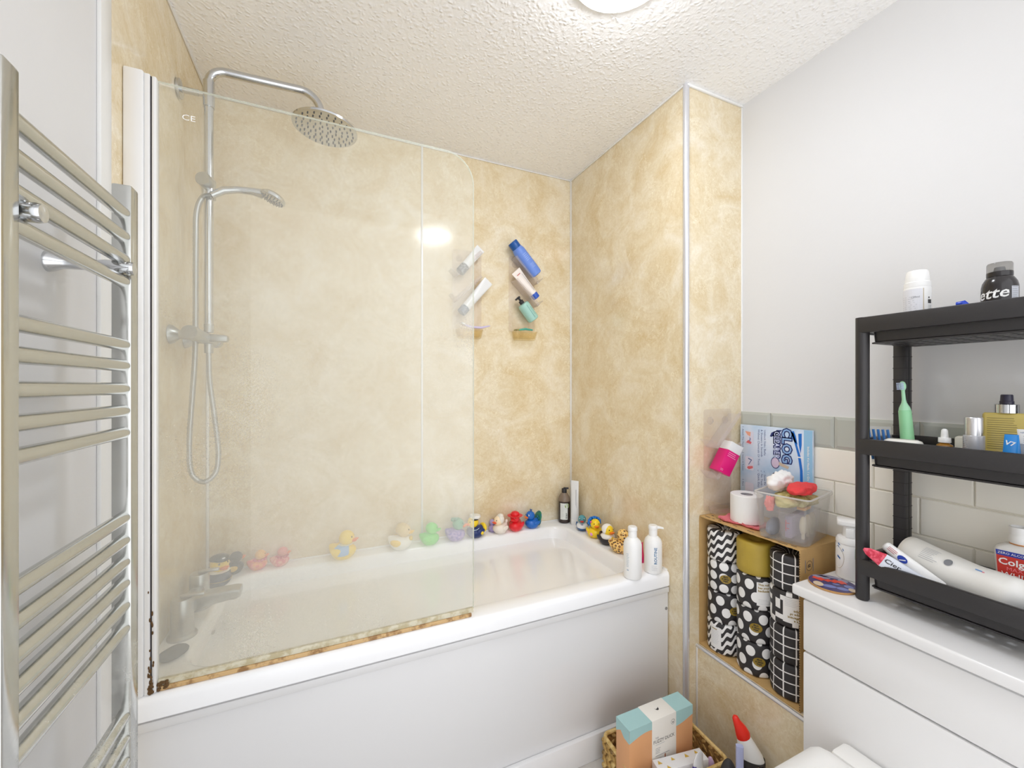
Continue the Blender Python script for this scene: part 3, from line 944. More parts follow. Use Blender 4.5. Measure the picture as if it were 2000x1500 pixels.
t, K = duck('rubber duck in white sailor cap and navy jacket', (0.668, 1.932, RIM), PI + 0.15, 0.104, (30, 52, 112), YEL, ORA, (30, 52, 112))
add(t, K, 'sailor_cap', (240, 240, 238), lambda g, K: g.lathe([(0.20, 0.88), (0.27, 0.98), (0.25, 1.06), (1e-3, 1.08)], 22, K @ T(0.10, 0, 0) @ RY(-0.06)))
add(t, K, 'cap_band', (30, 30, 36), lambda g, K: g.lathe([(0.225, 0.86), (0.235, 0.86), (0.235, 0.91), (0.225, 0.91)], 22, K @ T(0.11, 0, 0)))
add(t, K, 'tail', (248, 216, 48), lambda g, K: g.ell((-0.40, 0, 0.40), (0.13, 0.28, 0.22), 14, 8, None, K))
add(t, K, 'jacket_stripe', (200, 222, 240), lambda g, K: [g.tube([(0.30, s * 0.24, 0.42), (0.12, s * 0.33, 0.45), (-0.02, s * 0.30, 0.50)], 0.014, 6, K) for s in (-1, 1)])
add(t, K, 'pocket', (248, 216, 48), lambda g, K: [g.ell((-0.14, s * 0.395, 0.28), (0.08, 0.02, 0.08), 8, 6, None, K) for s in (-1, 1)])
t, K = duck('small lilac rubber duck half hidden behind the sailor duck', (0.774, 1.970, RIM), PI / 2, 0.060, (186, 172, 226), (186, 172, 226), (200, 180, 220))
t, K = duck('cream rubber duck wearing a frilled white bonnet', (0.800, 1.932, RIM), PI + 0.25, 0.090, (238, 230, 220), (250, 228, 196), (236, 92, 48))
add(t, K, 'bonnet', (236, 232, 224), lambda g, K: g.ell((0.06, 0, 0.79), (0.26, 0.29, 0.26), 20, 10, lambda x, y, z: (min(x, 0.2), y, z), K).ell((0.0, 0, 0.98), (0.17, 0.19, 0.12), 14, 8, None, K))
add(t, K, 'tail_bobble', (238, 228, 216), lambda g, K: g.ell((-0.42, 0, 0.60), (0.09, 0.09, 0.11), 10, 8, None, K))
t, K = duck('all red rubber duck wearing a wide brimmed hat', (0.888, 1.935, RIM), PI + 0.75, 0.096, (232, 36, 48), (232, 36, 48), (236, 52, 50))
add(t, K, 'hat_brim', (222, 26, 40), lambda g, K: g.lathe([(0.20, 0.86), (0.40, 0.84), (0.41, 0.86), (0.20, 0.90)], 24, K @ T(0.13, 0, 0)))
add(t, K, 'hat_crown', (226, 30, 42), lambda g, K: g.ell((0.13, 0, 0.92), (0.24, 0.24, 0.16), 18, 8, None, K))
t, K = duck('blue peacock rubber duck with a green fan tail', (0.985, 1.938, RIM), PI + 0.1, 0.090, (22, 104, 196), (22, 104, 196), ORA, None, True)
add(t, K, 'fan_tail', make_spots('peacock_fan', (40, 128, 96), (30, 96, 110), (60, 150, 190), 60), lambda g, K: g.ell((-0.36, 0, 0.50), (0.09, 0.36, 0.42), 18, 10, lambda x, y, z: (x - 0.35 * max(0, z - 0.5), y, max(z, 0.02)), K))
add(t, K, 'crest', (20, 90, 170), lambda g, K: [g.tube([(0.12, 0, 0.97), (0.10, s * 0.08, 1.08)], [0.015, 0.035], 6, K) for s in (-1, 0, 1)])
# along the far end rim
t, K = duck('teal headed rubber duck in a white shirt with red bill', (1.203, 1.800, RIM), PI + 0.95, 0.082, (52, 96, 148), (76, 148, 160), (206, 62, 50), None, True)
add(t, K, 'shirt', (232, 236, 240), lambda g, K: g.ell((0.08, 0, 0.31), (0.40, 0.36, 0.235), 20, 10, lambda x, y, z: (x, y, max(z, 0.10)), K))
t, K = duck('yellow rubber duck with curly blue hair and pink dots', (1.203, 1.693, RIM), PI + 1.25, 0.094, YEL, YEL)
add(t, K, 'curly_hair', (24, 116, 206), lambda g, K: [g.ell((0.06 + 0.20 * math.cos(b) * math.cos(a) - 0.06, 0.29 * math.sin(a) * math.cos(b), 0.80 + 0.22 * math.sin(b)), (0.085, 0.085, 0.085), 8, 6, None, K) for b in (-0.7, -0.2, 0.3, 0.8, 1.4) for a in [PI / 2 + PI * i / 6 for i in range(7)]])
add(t, K, 'hair_flower', (232, 96, 170), lambda g, K: g.ell((0.20, -0.25, 0.86), (0.05, 0.05, 0.05), 8, 6, None, K))
add(t, K, 'body_dots', (236, 156, 214), lambda g, K: [g.ell(p, (0.09, 0.09, 0.09), 10, 6, None, K) for p in ((0.30, -0.24, 0.26), (-0.05, -0.33, 0.30), (0.36, 0.15, 0.24))])
t, K = duck('rubber duck nun in white veil over a black habit', (1.202, 1.597, RIM), PI + 1.65, 0.094, (46, 40, 44), YEL)
add(t, K, 'veil', (244, 243, 240), lambda g, K: g.ell((0.08, 0, 0.76), (0.28, 0.29, 0.27), 20, 10, lambda x, y, z: (min(x, 0.26), y, z), K).ell((0.10, 0, 0.42), (0.37, 0.36, 0.17), 20, 8, None, K))
add(t, K, 'chest_cross', (246, 214, 70), lambda g, K: g.ell((0.46, 0, 0.40), (0.03, 0.09, 0.09), 8, 6, None, K))
leo = make_spots('leopard_print', (246, 204, 122), (58, 36, 28), (196, 132, 62), 85)
t, K = duck('leopard print rubber duck beside the white bottles', (1.196, 1.492, RIM), PI + 2.55, 0.104, leo, leo, (246, 132, 60))

# ------------------------------------------------------------------ bottles round the bath rim
t = thing('soap_bottle', 'dark brown pump bottle with white label in the bath corner', 'bottle', (1.185, 1.948, RIM), -0.55)
G().lathe([(0.026, 0), (0.031, 0.004), (0.032, 0.012), (0.032, 0.118)], 28).build('body', mat('dark_brown_liquid', (52, 40, 38), 0.12), t)
G().lathe([(0.032, 0.118), (0.032, 0.126), (0.029, 0.140), (0.018, 0.158), (0.014, 0.162)], 28).build('shoulder', mat('brownish_grey_plastic', (128, 112, 98), 0.12), t)
G().lathe([(0.014, 0.162), (0.014, 0.182), (0.013, 0.184)], 20).box(-0.004, 0.024, -0.006, 0.006, 0.181, 0.190, 0.002).build('pump', ink, t)
decal(t, 'front_label', mat('white_label', (226, 230, 228), 0.5), rect(-0.022, 0.020, 0.022, 0.110, 8), 0.0004, 0.032)
decal(t, 'label_spot', mat('green_label_spot', (150, 172, 110), 0.5), [disc(0.016, 0.096, 0.013)], 0.0007, 0.032)
decal(t, 'print_lines', pale_ink, lines(-0.018, 0.002, 0.098, 8, 0.008, 0.0014), 0.0006, 0.032)
decal(t, 'print_lines', ink, rect(0.008, 0.017, 0.030, 0.034) + rect(0.008, 0.017, 0.038, 0.041) + rect(0.009, 0.017, 0.045, 0.050) + rect(0.008, 0.016, 0.054, 0.057), 0.0008, 0.032)
t = thing('squeeze_tube', 'tall white squeeze tube standing on its cap in the corner', 'tube', (1.218, 1.893, RIM), -0.95)
G().lathe([(0.021, 0), (0.022, 0.002), (0.022, 0.030)], 24).build('cap', white, t)
squeeze_tube(t, 0.205, 0.022, 0.044, mat('silvery_white_plastic'), 0.030)
decal(t, 'print_lines', pale_ink, rect(0.010, 0.014, 0.06, 0.19), 0.013)

def white_pump(label, x, y, h, rz, nozzle):
    t = thing('pump_bottle', label, 'bottle', (x, y, RIM), rz)
    R = 0.0345
    G().lathe([(0.028, 0), (0.033, 0.003), (R, 0.010), (R, h - 0.068), (R - 0.004, h - 0.055), (0.020, h - 0.044), (0.0165, h - 0.042)], 32).build('body', white, t)
    G().lathe([(0.0165, h - 0.043), (0.0165, h - 0.018), (0.0155, h - 0.016)], 24).build('collar', white, t)
    g = G().lathe([(0.0175, h - 0.016), (0.0180, h - 0.012), (0.0175, h - 0.003), (0.015, h)], 24)
    if nozzle:
        g.loft([[(xx, yy, zz) for yy, zz in rrect(-w_, w_, zc - hh_, zc + hh_, 0.0015, 3)] for xx, zc, hh_, w_ in ((0.008, h - 0.007, 0.006, 0.009), (0.026, h - 0.008, 0.004, 0.006), (0.040, h - 0.011, 0.003, 0.004))])
    g.build('pump_head', white, t)
    return t, R
t, R = white_pump('white lotion bottle with capped pump at the bath front corner', 1.086, 1.276, 0.198, -0.55, False)
decal(t, 'print_lines', mat('pale_blue_grey_print', (176, 190, 204), 0.6), lines(-0.030, -0.018, 0.10, 9, 0.006, 0.0016) + rect(-0.028, -0.020, 0.035, 0.04, 2), 0.0004, R)
t, R = white_pump('white pump bottle lettered in blue by the end wall', 1.194, 1.281, 0.187, -0.62, True)
text(t, 'ROUTINE', 0.0155, blue_ink, (0.006, 0.075), PI / 2, R, bold=0.0003)
decal(t, 'print_lines', pale_ink, lines(-0.010, 0.016, 0.036, 5, 0.0045, 0.0008), 0.0004, R)
decal(t, 'print_lines', pale_ink, rect(0.018, 0.019, 0.06, 0.10), 0.0004, R)
t = thing('shower_gel_tube', 'hot pink tube half hidden between the white bottles', 'tube', (1.212, 1.372, RIM), 0.3)
G().lathe([(0.013, 0), (0.014, 0.002), (0.014, 0.020)], 18).build('cap', mat('hot_pink_card'), t)
squeeze_tube(t, 0.060, 0.014, 0.034, mat('hot_pink_gloss', (226, 40, 110), 0.3), 0.02)

# ================================================================== WC UNIT, COUNTER AND TOILET
CZT = 0.788
unit = thing('toilet_unit', 'white gloss toilet cabinet with two plain front panels', 'cabinet', (1.250, 0.0, 0))
G().box(0.018, LX - 1.250 - 0.001, -0.25, 0.741, 0.0, CZT - 0.031).build('carcass', gloss_white, unit)
G().box(LX - 1.250, XR - 1.250 - 0.014, -0.25, 0.741, LZ + 0.001, CZT - 0.031).build('carcass', gloss_white, unit)
G().box(0.0, 0.018, -0.25, 0.742, 0.602, CZT - 0.040, 0.004).build('upper_panel', gloss_white, unit)
G().box(0.0, 0.018, -0.25, 0.742, 0.005, 0.597, 0.004).build('lower_panel', gloss_white, unit)
counter = tag(G().box(1.232, XR - 0.013, -0.25, 0.7635, CZT - 0.030, CZT, 0.006, None, 3).build('countertop', gloss_white), 'white gloss worktop over the toilet cabinet', 'worktop')
toilet = thing('toilet', 'white toilet with its lid down in front of the cabinet', 'toilet', (1.2495, 0.475, 0))
def dshape(x0, x1, hw, n=20):
    """D outline: straight at the back (x1), round at the front (x0)"""
    r = 0.03
    pts = [(x1, -hw + r), (x1, hw - r), (x1 - r * 0.3, hw - r * 0.3), (x1 - r, hw)]
    L = (x1 - x0) * 0.55
    for i in range(n + 1):
        a = PI / 2 + PI * i / n
        pts.append((x0 + L + L * math.cos(a), hw * math.sin(a)))
    pts += [(x1 - r, -hw), (x1 - r * 0.3, -hw + r * 0.3)]
    return pts
g = G()
g.loft([[(x, y, z) for x, y in dshape(*p)] for z, p in ((0.0, (-0.36, 0.0, 0.12)), (0.16, (-0.38, 0.0, 0.125)), (0.33, (-0.48, 0.0, 0.170)), (0.385, (-0.50, 0.0, 0.178)), (0.392, (-0.495, 0.0, 0.174)))])
g.build('pan', acrylic, toilet, 50)
g = G()
g.loft([[(x, y, z) for x, y in dshape(*p)] for z, p in ((0.393, (-0.50, -0.082, 0.180)), (0.396, (-0.505, -0.078, 0.183)), (0.408, (-0.505, -0.078, 0.183)), (0.411, (-0.50, -0.080, 0.180)))])
g.build('seat', white, toilet, 50)
g = G()
g.loft([[(x, y, z) for x, y in dshape(*p)] for z, p in ((0.412, (-0.50, -0.080, 0.180)), (0.415, (-0.508, -0.074, 0.186)), (0.424, (-0.508, -0.074, 0.186)), (0.431, (-0.49, -0.084, 0.176)), (0.433, (-0.46, -0.11, 0.15)))])
g.build('lid', white, toilet, 50)
g = G()
g.box(-0.072, -0.004, -0.165, 0.160, 0.392, 0.428, 0.012)
g.build('hinge_cover', white, toilet)

# things on the counter
t = thing('cork_coaster', 'round cork coaster printed with red and blue picture', 'coaster', (1.325, 0.706, CZT + 0.0002), -0.9)
G().lathe([(0.056, 0), (0.057, 0.001), (0.057, 0.006)], 40).build('cork_base', mat('cork', (184, 140, 88), 0.8, var=0.2, vscale=150), t)
MC = T(0, 0, 0.006) @ RX(-PI / 2)
def top_decal(name, m, polys, off): decal(t, name, m, polys, off, None, MC)
top_decal('picture', mat('coaster_indigo', (70, 62, 112), 0.3), [disc(0, 0, 0.056, None, 40)], 0.0003)
random.seed(3)
top_decal('picture', mat('coaster_grey_blue', (150, 150, 176), 0.3), [disc(-0.02, 0.035, 0.022, 0.012), disc(0.03, 0.03, 0.012), disc(0.0, 0.045, 0.03, 0.008)], 0.0005)
top_decal('picture', mat('coaster_blue', (122, 134, 196), 0.3), [disc(-0.012, -0.026, 0.017, 0.010), disc(0.018, -0.03, 0.014, 0.010), disc(0.036, -0.008, 0.011), disc(0.008, -0.004, 0.009, 0.005)], 0.0006)
top_decal('picture', mat('coaster_cream', (216, 196, 170), 0.3), [disc(-0.036, -0.020, 0.012, 0.016), disc(0.040, -0.028, 0.009, 0.012)], 0.0007)
red = [(-0.046, 0.016)] + [(-0.046 + 0.008 * i, 0.016 + (0.012 if i % 2 else 0.004) + 0.004 * math.sin(i)) for i in range(1, 11)] + [(0.036, 0.004)] + [(0.030 - 0.008 * i, (0.002 if i % 2 else 0.010)) for i in range(9)]
top_decal('picture', mat('coaster_red', (226, 72, 56), 0.3), [red], 0.0009)
random.seed(11)

t = thing('cleaner_bottle', 'white cleaner tub with hinged dispenser top by the carton', 'bottle', (1.432, 0.712, CZT), face(1.432, 0.712))
R = 0.0375
G().lathe([(0.033, 0), (0.036, 0.002), (R, 0.008), (R, 0.098), (R - 0.001, 0.100), (R - 0.001, 0.104), (R, 0.105), (R, 0.112), (0.034, 0.120), (0.022, 0.124)], 32).build('body', white, t)
g = G().lathe([(0.022, 0.122), (0.021, 0.148), (0.023, 0.155)], 24)
g.box(-0.013, 0.006, -0.026, -0.018, 0.124, 0.150, 0.001)
g.build('dispenser_neck', white, t)
G().loft([[(x, y * w_, z) for x, y in rrect(-0.034, 0.034, -0.026, 0.026, 0.012, 4)] for z, w_ in ((0.156, 0.85), (0.160, 1.0), (0.169, 1.0), (0.174, 0.7))]).build('lid', white, t)
decal(t, 'label_outline', mat('tan_print', (196, 180, 150), 0.6), [disc(-0.036, 0.062, 0.019, 0.033, 24)], 0.0003, R)
decal(t, 'label_oval', white, [disc(-0.036, 0.062, 0.0182, 0.0322, 24)], 0.0005, R)
decal(t, 'blue_print', mat('print_blue', (52, 108, 176), 0.5), [[(-0.036, 0.102), (-0.018, 0.084), (-0.018, 0.088), (-0.034, 0.105)], [(-0.036, 0.094), (-0.022, 0.081), (-0.021, 0.083), (-0.036, 0.098)], [(-0.038, 0.062), (-0.028, 0.056), (-0.028, 0.062), (-0.038, 0.068)]], 0.0007, R)
decal(t, 'green_panel', mat('print_green', (176, 204, 180), 0.6), rect(0.008, 0.034, 0.068, 0.098, 6), 0.0003, R)
decal(t, 'print_lines', grey_ink, lines(0.010, 0.033, 0.095, 6, 0.0046, 0.0010), 0.0005, R)
decal(t, 'barcode', ink, [q for i in range(7) for q in rect(0.009, 0.034, 0.040 + 0.0035 * i, 0.0405 + 0.0035 * i + 0.0012 * (i % 2), 5)], 0.0004, R)

# ================================================================== CARTON AND TOILET ROLLS
carton = thing('cardboard_carton', 'open fronted brown carton full of toilet rolls on the ledge', 'carton', (1.326, 0.7952, LZ + 0.0012))
CWX, CWY, CH = 0.228, 0.3775, 0.500
G().box(0, CWX, 0, CWY, 0, 0.004).build('bottom_panel', kraft, carton)
G().box(CWX - 0.004, CWX, 0.0025, CWY - 0.0025, 0.004, CH - 0.004).build('back_panel', kraft, carton)
G().box(0, CWX, CWY - 0.0025, CWY, 0.004, CH - 0.004).build('side_panel', kraft, carton)
sp = G().box(0, CWX, 0, 0.0025, 0.004, CH - 0.004).build('side_panel', kraft, carton)
g = G()
N_ = 40
edge = [(0.0 + 0.004 * random.random(), CWY * i / N_) for i in range(N_ + 1)]
g.prism([(CWX, 0)] + edge + [(CWX, CWY)], CH - 0.004, CH)
g.build('top_panel', kraft, carton)
g = G()
for i in range(64):
    z = 0.006 + i * 0.0076
    g.box(-0.0012, 0.001, 0.0003, 0.0022, z, z + 0.004)
g.build('corrugation', mat('dark_corrugation', (92, 70, 44), 0.9), carton, kind='stuff')
g = G()
for i in range(30):
    y = 0.02 + 0.34 * random.random()
    x = 0.004 + 0.05 * random.random()
    ln = 0.004 + 0.014 * random.random()
    g.box(x, x + 0.004, y, y + ln, CH, CH + 0.0003)
g.build('black_print', ink, carton, kind='stuff')
text(sp, 'B', 0.020, ink, (0.045, CH - 0.055), PI / 2, bold=0.0002)
decal(sp, 'logo_ring', ink, [[(0.045 + r0 * math.cos(a), CH - 0.055 + r0 * math.sin(a)) for r0, a in ((0.0155, 2 * PI * i / 24), (0.0155, 2 * PI * (i + 1) / 24), (0.0142, 2 * PI * (i + 1) / 24), (0.0142, 2 * PI * i / 24))] for i in range(24)], 0.0005)
decal(sp, 'logo_bars', grey_ink, rect(0.024, 0.027, CH - 0.075, CH - 0.035) + rect(0.063, 0.066, CH - 0.075, CH - 0.035), 0.0005)

RR, RH = 0.0612, 0.1145
wraps = {'wave': make_wrap('wave_wrap', 'wave'), 'dots': make_wrap('dot_wrap', 'dots'), 'grid': make_wrap('grid_wrap', 'grid'), 'check': make_wrap('check_wrap', 'check'), 'half': make_wrap('scallop_wrap', 'half'),
         'gold': mat('gold_tissue_wrap', (176, 150, 56), 0.5, bump=0.5, bscale=45, var=0.06, vscale=40)}
def roll_geo():
    g = G()
    n = 40
    rings = []
    for r, z in ((0.016, 0.016), (0.018, 0.006), (0.026, 0.001), (0.050, 0.0), (0.0585, 0.003), (RR, 0.009), (RR, 0.030), (RR - 0.0004, 0.06), (RR, 0.090), (RR, RH - 0.010), (0.0585, RH - 0.003), (0.050, RH), (0.026, RH - 0.002), (0.018, RH - 0.008), (0.014, RH - 0.022)):
        rings.append([(r * (1 + 0.006 * math.sin(7 * a + 40 * z)) * math.cos(a), r * (1 + 0.006 * math.sin(7 * a + 40 * z)) * math.sin(a), z) for a in [2 * PI * j / n for j in range(n)]])
    return g.loft(rings)
ROLLM = {k: roll_geo().mesh('wrapper', m, 50) for k, m in wraps.items()}
pl = {0: 'next to the pillar', 1: 'in the middle stack', 2: 'next to the cabinet'}
desc = {'wave': 'black and white wavy striped', 'dots': 'black with white dots', 'grid': 'black with white grid', 'check': 'black and white chequered', 'half': 'black with white scallops', 'gold': 'plain gold'}
lev = {0: 'bottom', 1: 'second lowest', 2: 'second highest', 3: 'top'}
BADGE = mat('badge_gold', (150, 124, 40), 0.5)
LBL = mat('roll_label', (236, 235, 234), 0.6)
layout = {0: ['wave', 'dots', 'half', 'wave'], 1: ['dots', 'dots', 'dots', 'gold'], 2: ['grid', 'grid', 'check', 'grid']}
extra = {(0, 0): 'label0', (0, 1): 'badge_r', (0, 2): 'badge', (1, 0): 'badge', (1, 1): 'badge', (1, 2): 'labelA', (2, 2): 'labelB'}
for c_ in (0, 1, 2):
    for l_ in range(4):
        k = layout[c_][l_]
        x, y = 1.3905, (1.1075, 0.9840, 0.8605)[c_]
        dx, dy = random.uniform(-0.002, 0.002), 0
        t = thing('toilet_roll', '%s wrapped toilet roll, %s one %s' % (desc[k], lev[l_], pl[c_]), 'toilet roll',
                  (x + dx, y, LZ + 0.0056 + l_ * (RH + 0.0004)), face(x, y) + random.uniform(-0.12, 0.12), 'wrapped toilet rolls in the carton')
        o = bpy.data.objects.new('wrapper', ROLLM[k]); COL.objects.link(o); o.parent = t
        ex = extra.get((c_, l_))
        if ex in ('badge', 'badge_r'):
            bx = 0.006 if ex == 'badge' else 0.030
            decal(t, 'badge', BADGE, [disc(bx, 0.056, 0.019, 0.0155, 28)], 0.0012, RR)
            for i, s_ in enumerate(('who', 'gives a', 'crap')):
                text(t, s_, 0.0088, ink, (bx, 0.056 - 0.0075 * (1 - i)), PI, RR, 0.0016, bold=0.0003)
        elif ex:
            lx = {'label0': (-0.046, -0.006), 'labelA': (0.002, 0.046), 'labelB': (-0.022, 0.030)}[ex]
            decal(t, 'paper_label', LBL, rect(lx[0], lx[1], 0.020, 0.100, 8), 0.0012, RR)
            if ex == 'labelA':
                for i, s_ in enumerate(('This roll', 'has your', 'backside')):
                    text(t, s_, 0.0102, BADGE, (lx[0] + 0.004, 0.092 - i * 0.0105), 0, RR, 0.0016, align='LEFT', bold=0.0003)
                decal(t, 'print_lines', pale_ink, lines(lx[0] + 0.005, lx[1] - 0.004, 0.042, 4, 0.005, 0.0008), 0.0016, RR)
            elif ex == 'labelB':
                for i, s_ in enumerate(("It's a", 'different', 'type of', 'wipe')):
                    text(t, s_, 0.0102, BADGE, (lx[1] - 0.004, 0.028 + i * 0.0105), PI, RR, 0.0016, align='LEFT', bold=0.0003)
                decal(t, 'print_lines', pale_ink, lines(lx[0] + 0.006, lx[1] - 0.006, 0.094, 5, 0.005, 0.0008), 0.0016, RR)
            else:
                decal(t, 'print_lines', pale_ink, lines(lx[0] + 0.005, lx[1] - 0.006, 0.085, 9, 0.006, 0.0009), 0.0016, RR)
                decal(t, 'print_lines', BADGE, lines(lx[0] + 0.005, lx[1] - 0.006, 0.092, 1, 0.006, 0.003), 0.0016, RR)

# ------------------------------------------------------------------ on top of the carton
ZT = LZ + 0.0012 + CH + 0.0004
# pink cloth
cl = G()
nu, nv = 22, 12
V = []
for i in range(nu + 1):
    for j in range(nv + 1):
        u, v = i / nu, j / nv
        e = min(u, 1 - u, v, 1 - v)
        V.append((-0.075 + 0.15 * u + 0.004 * math.sin(9 * v), -0.045 + 0.09 * v + 0.004 * math.sin(11 * u), 0.006 + 0.0015 * math.sin(23 * u + 11 * v) + (0.006 * (1 - e / 0.10) if e < 0.10 else 0)))
Vb = [(x, y, max(0.0, z - 0.006) if 0.10 else 0) for x, y, z in V]
F = []
def qi(i, j): return i * (nv + 1) + j
for i in range(nu):
    for j in range(nv):
        F.append((qi(i, j), qi(i + 1, j), qi(i + 1, j + 1), qi(i, j + 1)))
n0 = len(V)
F2 = [tuple(k + n0 for k in f) for f in F]
bd = [qi(i, 0) for i in range(nu)] + [qi(nu, j) for j in range(nv)] + [qi(i, nv) for i in range(nu, 0, -1)] + [qi(0, j) for j in range(nv, 0, -1)]
FS = [(bd[i], bd[(i + 1) % len(bd)], bd[(i + 1) % len(bd)] + n0, bd[i] + n0) for i in range(len(bd))]
cl.add(V + Vb, F + F2 + FS)
cloth = tag(cl.build('folded_cloth', mat('pink_terry', (232, 128, 138), 0.95, bump=0.9, bscale=260, var=0.12, vscale=120), None, 60), 'pink towelling cloth under the white toilet roll', 'cloth')
cloth.location = (1.400, 1.035, ZT); cloth.rotation_euler = (0, 0, PI / 2 + 0.15)
t = thing('toilet_roll', 'bare white toilet roll standing on the pink cloth', 'toilet roll', (1.412, 1.035, ZT + 0.0075))
G().lathe([(0.021, 0.001), (0.052, 0.0), (0.054, 0.002), (0.054, 0.098), (0.052, 0.100), (0.021, 0.099), (0.021, 0.001)], 40, None, 1, 1, False).build('paper', paper, t)
G().lathe([(0.0208, 0.002), (0.0208, 0.0985), (0.0195, 0.0985), (0.0195, 0.002), (0.0208, 0.002)], 28, None, 1, 1, False).build('card_core', mat('grey_card', (176, 172, 176), 0.8), t)

# clear storage box with its contents
BXR = 0.22
bxt = thing('storage_box', 'clear plastic tub of odds and ends on the carton', 'storage box', (1.430, 0.880, ZT), BXR)
def tubloop(s, z): return [(x, y, z) for x, y in rrect(-0.098 - s, 0.098 + s, -0.072 - s, 0.072 + s, 0.016, 5)]
G().loft([tubloop(-0.008, 0.0), tubloop(-0.002, 0.004), tubloop(0.006, 0.140), tubloop(0.011, 0.142), tubloop(0.011, 0.150), tubloop(0.006, 0.151), tubloop(0.004, 0.142), tubloop(-0.004, 0.006), tubloop(-0.010, 0.003)]).build('tub', frost, bxt, 40)
G().tube([(x, y, 0.1515) for x, y, _ in tubloop(0.0085, 0)], 0.0028, 8, None, True).build('rim', make_glass('cloudy_rim', 0.5, (0.97, 0.97, 0.97, 1), 1.45, 0.1, False, (240, 240, 238)), bxt)
cr_, sr_ = math.cos(BXR), math.sin(BXR)
def inbox(x, y, z): return (1.430 + x * cr_ - y * sr_, 0.880 + x * sr_ + y * cr_, ZT + z)
t = thing('inner_tub', 'smaller milky tub of bits nested in storage box', 'storage box', inbox(-0.008, -0.020, 0.0065), BXR)
milky = make_glass('milky_plastic', 0.16, (0.99, 0.985, 0.985, 1), 1.42, 0.1, False, (236, 232, 236))
def tl(s, z): return [(x, y, z) for x, y in rrect(-0.072 - s, 0.072 + s, -0.040 - s, 0.040 + s, 0.010, 4)]
G().loft([tl(-0.006, 0), tl(0, 0.088), tl(0.003, 0.090), tl(-0.002, 0.091), tl(-0.009, 0.003)]).build('tub', milky, t)
decal(t, 'scale_marks', mat('red_print'), rect(-0.014, -0.002, 0.055, 0.057) + rect(-0.014, -0.012, 0.03, 0.066) + rect(-0.012, -0.004, 0.038, 0.040), 0.0722, None, RZ(-PI / 2))
decal(t, 'print_lines', grey_ink, lines(-0.030, 0.024, 0.082, 5, 0.004, 0.0007), 0.0724, None, RZ(-PI / 2))
wh = mat('cream_brush_plastic', (222, 216, 182), 0.4)
for i, (x, y) in enumerate(((-0.032, -0.022), (0.008, -0.022), (0.044, -0.022))):
    o = tag(G().ell((0, 0, 0.044), (0.0155, 0.010, 0.030), 16, 10).box(-0.005, 0.005, -0.004, 0.004, 0.0005, 0.02, 0.002).build('brush_head', wh, None, 60),
            ['cream brush head in the milky tub, nearest the pillar of three', 'cream brush head in the milky tub, middle of three', 'cream brush head in the milky tub, nearest the tiles of three'][i], 'brush head', 'brush heads in the clear tub')
    o.location = inbox(-0.008 + x, -0.020 + y, 0.0100); o.rotation_euler = (0, 0, BXR)
o = tag(G().box(-0.056, 0.056, -0.004, 0.016, 0, 0.072, 0.003).build('lilac_pouch', mat('lilac_fabric', (168, 158, 190), 0.8, var=0.2, vscale=40)), 'lilac pouch behind the brush heads in the milky tub', 'pouch')
o.location = inbox(-0.008, -0.014, 0.0100); o.rotation_euler = (0, 0, BXR)
o = tag(G().box(-0.028, 0.028, -0.012, 0.012, 0, 0.010, 0.002).build('cardboard_piece', mat('tan_card', (206, 158, 100), 0.8)), 'tan cardboard strip lying across the small clear tub', 'cardboard')
o.location = inbox(0.004, -0.030, 0.0980); o.rotation_euler = (0, 0.0, BXR)
def rumple(nm, m, lx, ly, lz, seed, lab, cat, pos, rot=0.0, amp=0.18):
    off = Vector((seed * 3.1, seed * 1.7, seed * 0.9))
    def f(x, y, z):
        p = Vector((x, y, z))
        k = 1 + amp * 2.2 * mnoise.noise(p * (1.6 / lx) + off) + amp * 1.3 * mnoise.noise(p * (4.5 / lx) + off)
        r = 1 - 2 * abs(mnoise.noise(p * 45.0 + off))
        k += amp * 0.45 * r
        return (x * k, y * k, max(z * k, -lz * 0.8))
    o = tag(G().ell((0, 0, 0), (lx, ly, lz), 48, 28, f).build(nm, m, None, 70), lab, cat)
    o.location = pos
    o.rotation_euler = (0, 0, rot)
    return o
rumple('olive_flannel', make_two('olive_fluff', (150, 140, 74), (206, 196, 140), 26, 0.5, 0.95), 0.082, 0.052, 0.021, 4, 'olive green flannel spread inside the clear storage box', 'flannel', inbox(0.008, -0.002, 0.1260), BXR)
rumple('blue_grey_pouch', mat('slate_pouch', (130, 134, 150), 0.6, var=0.2), 0.046, 0.014, 0.030, 5, 'slate grey pouch in the storage box beside the tub', 'pouch', inbox(-0.040, 0.046, 0.030), BXR, 0.06)
rumple('red_flannel', mat('coral_red_cloth', (232, 70, 72), 0.9, bump=0.8, bscale=150), 0.074, 0.034, 0.018, 6, 'coral red flannel heaped on top of the storage box', 'flannel', inbox(-0.012, -0.032, 0.1680), BXR + 0.12)
rumple('pink_cloth_end', mat('salmon_cloth', (236, 140, 136), 0.9, bump=0.6, bscale=150), 0.020, 0.012, 0.026, 8, 'salmon pink cloth end pressed against the box side', 'cloth', inbox(-0.070, 0.044, 0.112), BXR, 0.2)
rumple('white_tissue_wad', mat('white_tissue', (243, 242, 241), 0.85, bump=0.6, bscale=70), 0.055, 0.034, 0.034, 9, 'crumpled white tissue wad rising from the storage box', 'tissue', inbox(0.020, 0.044, 0.172), BXR)

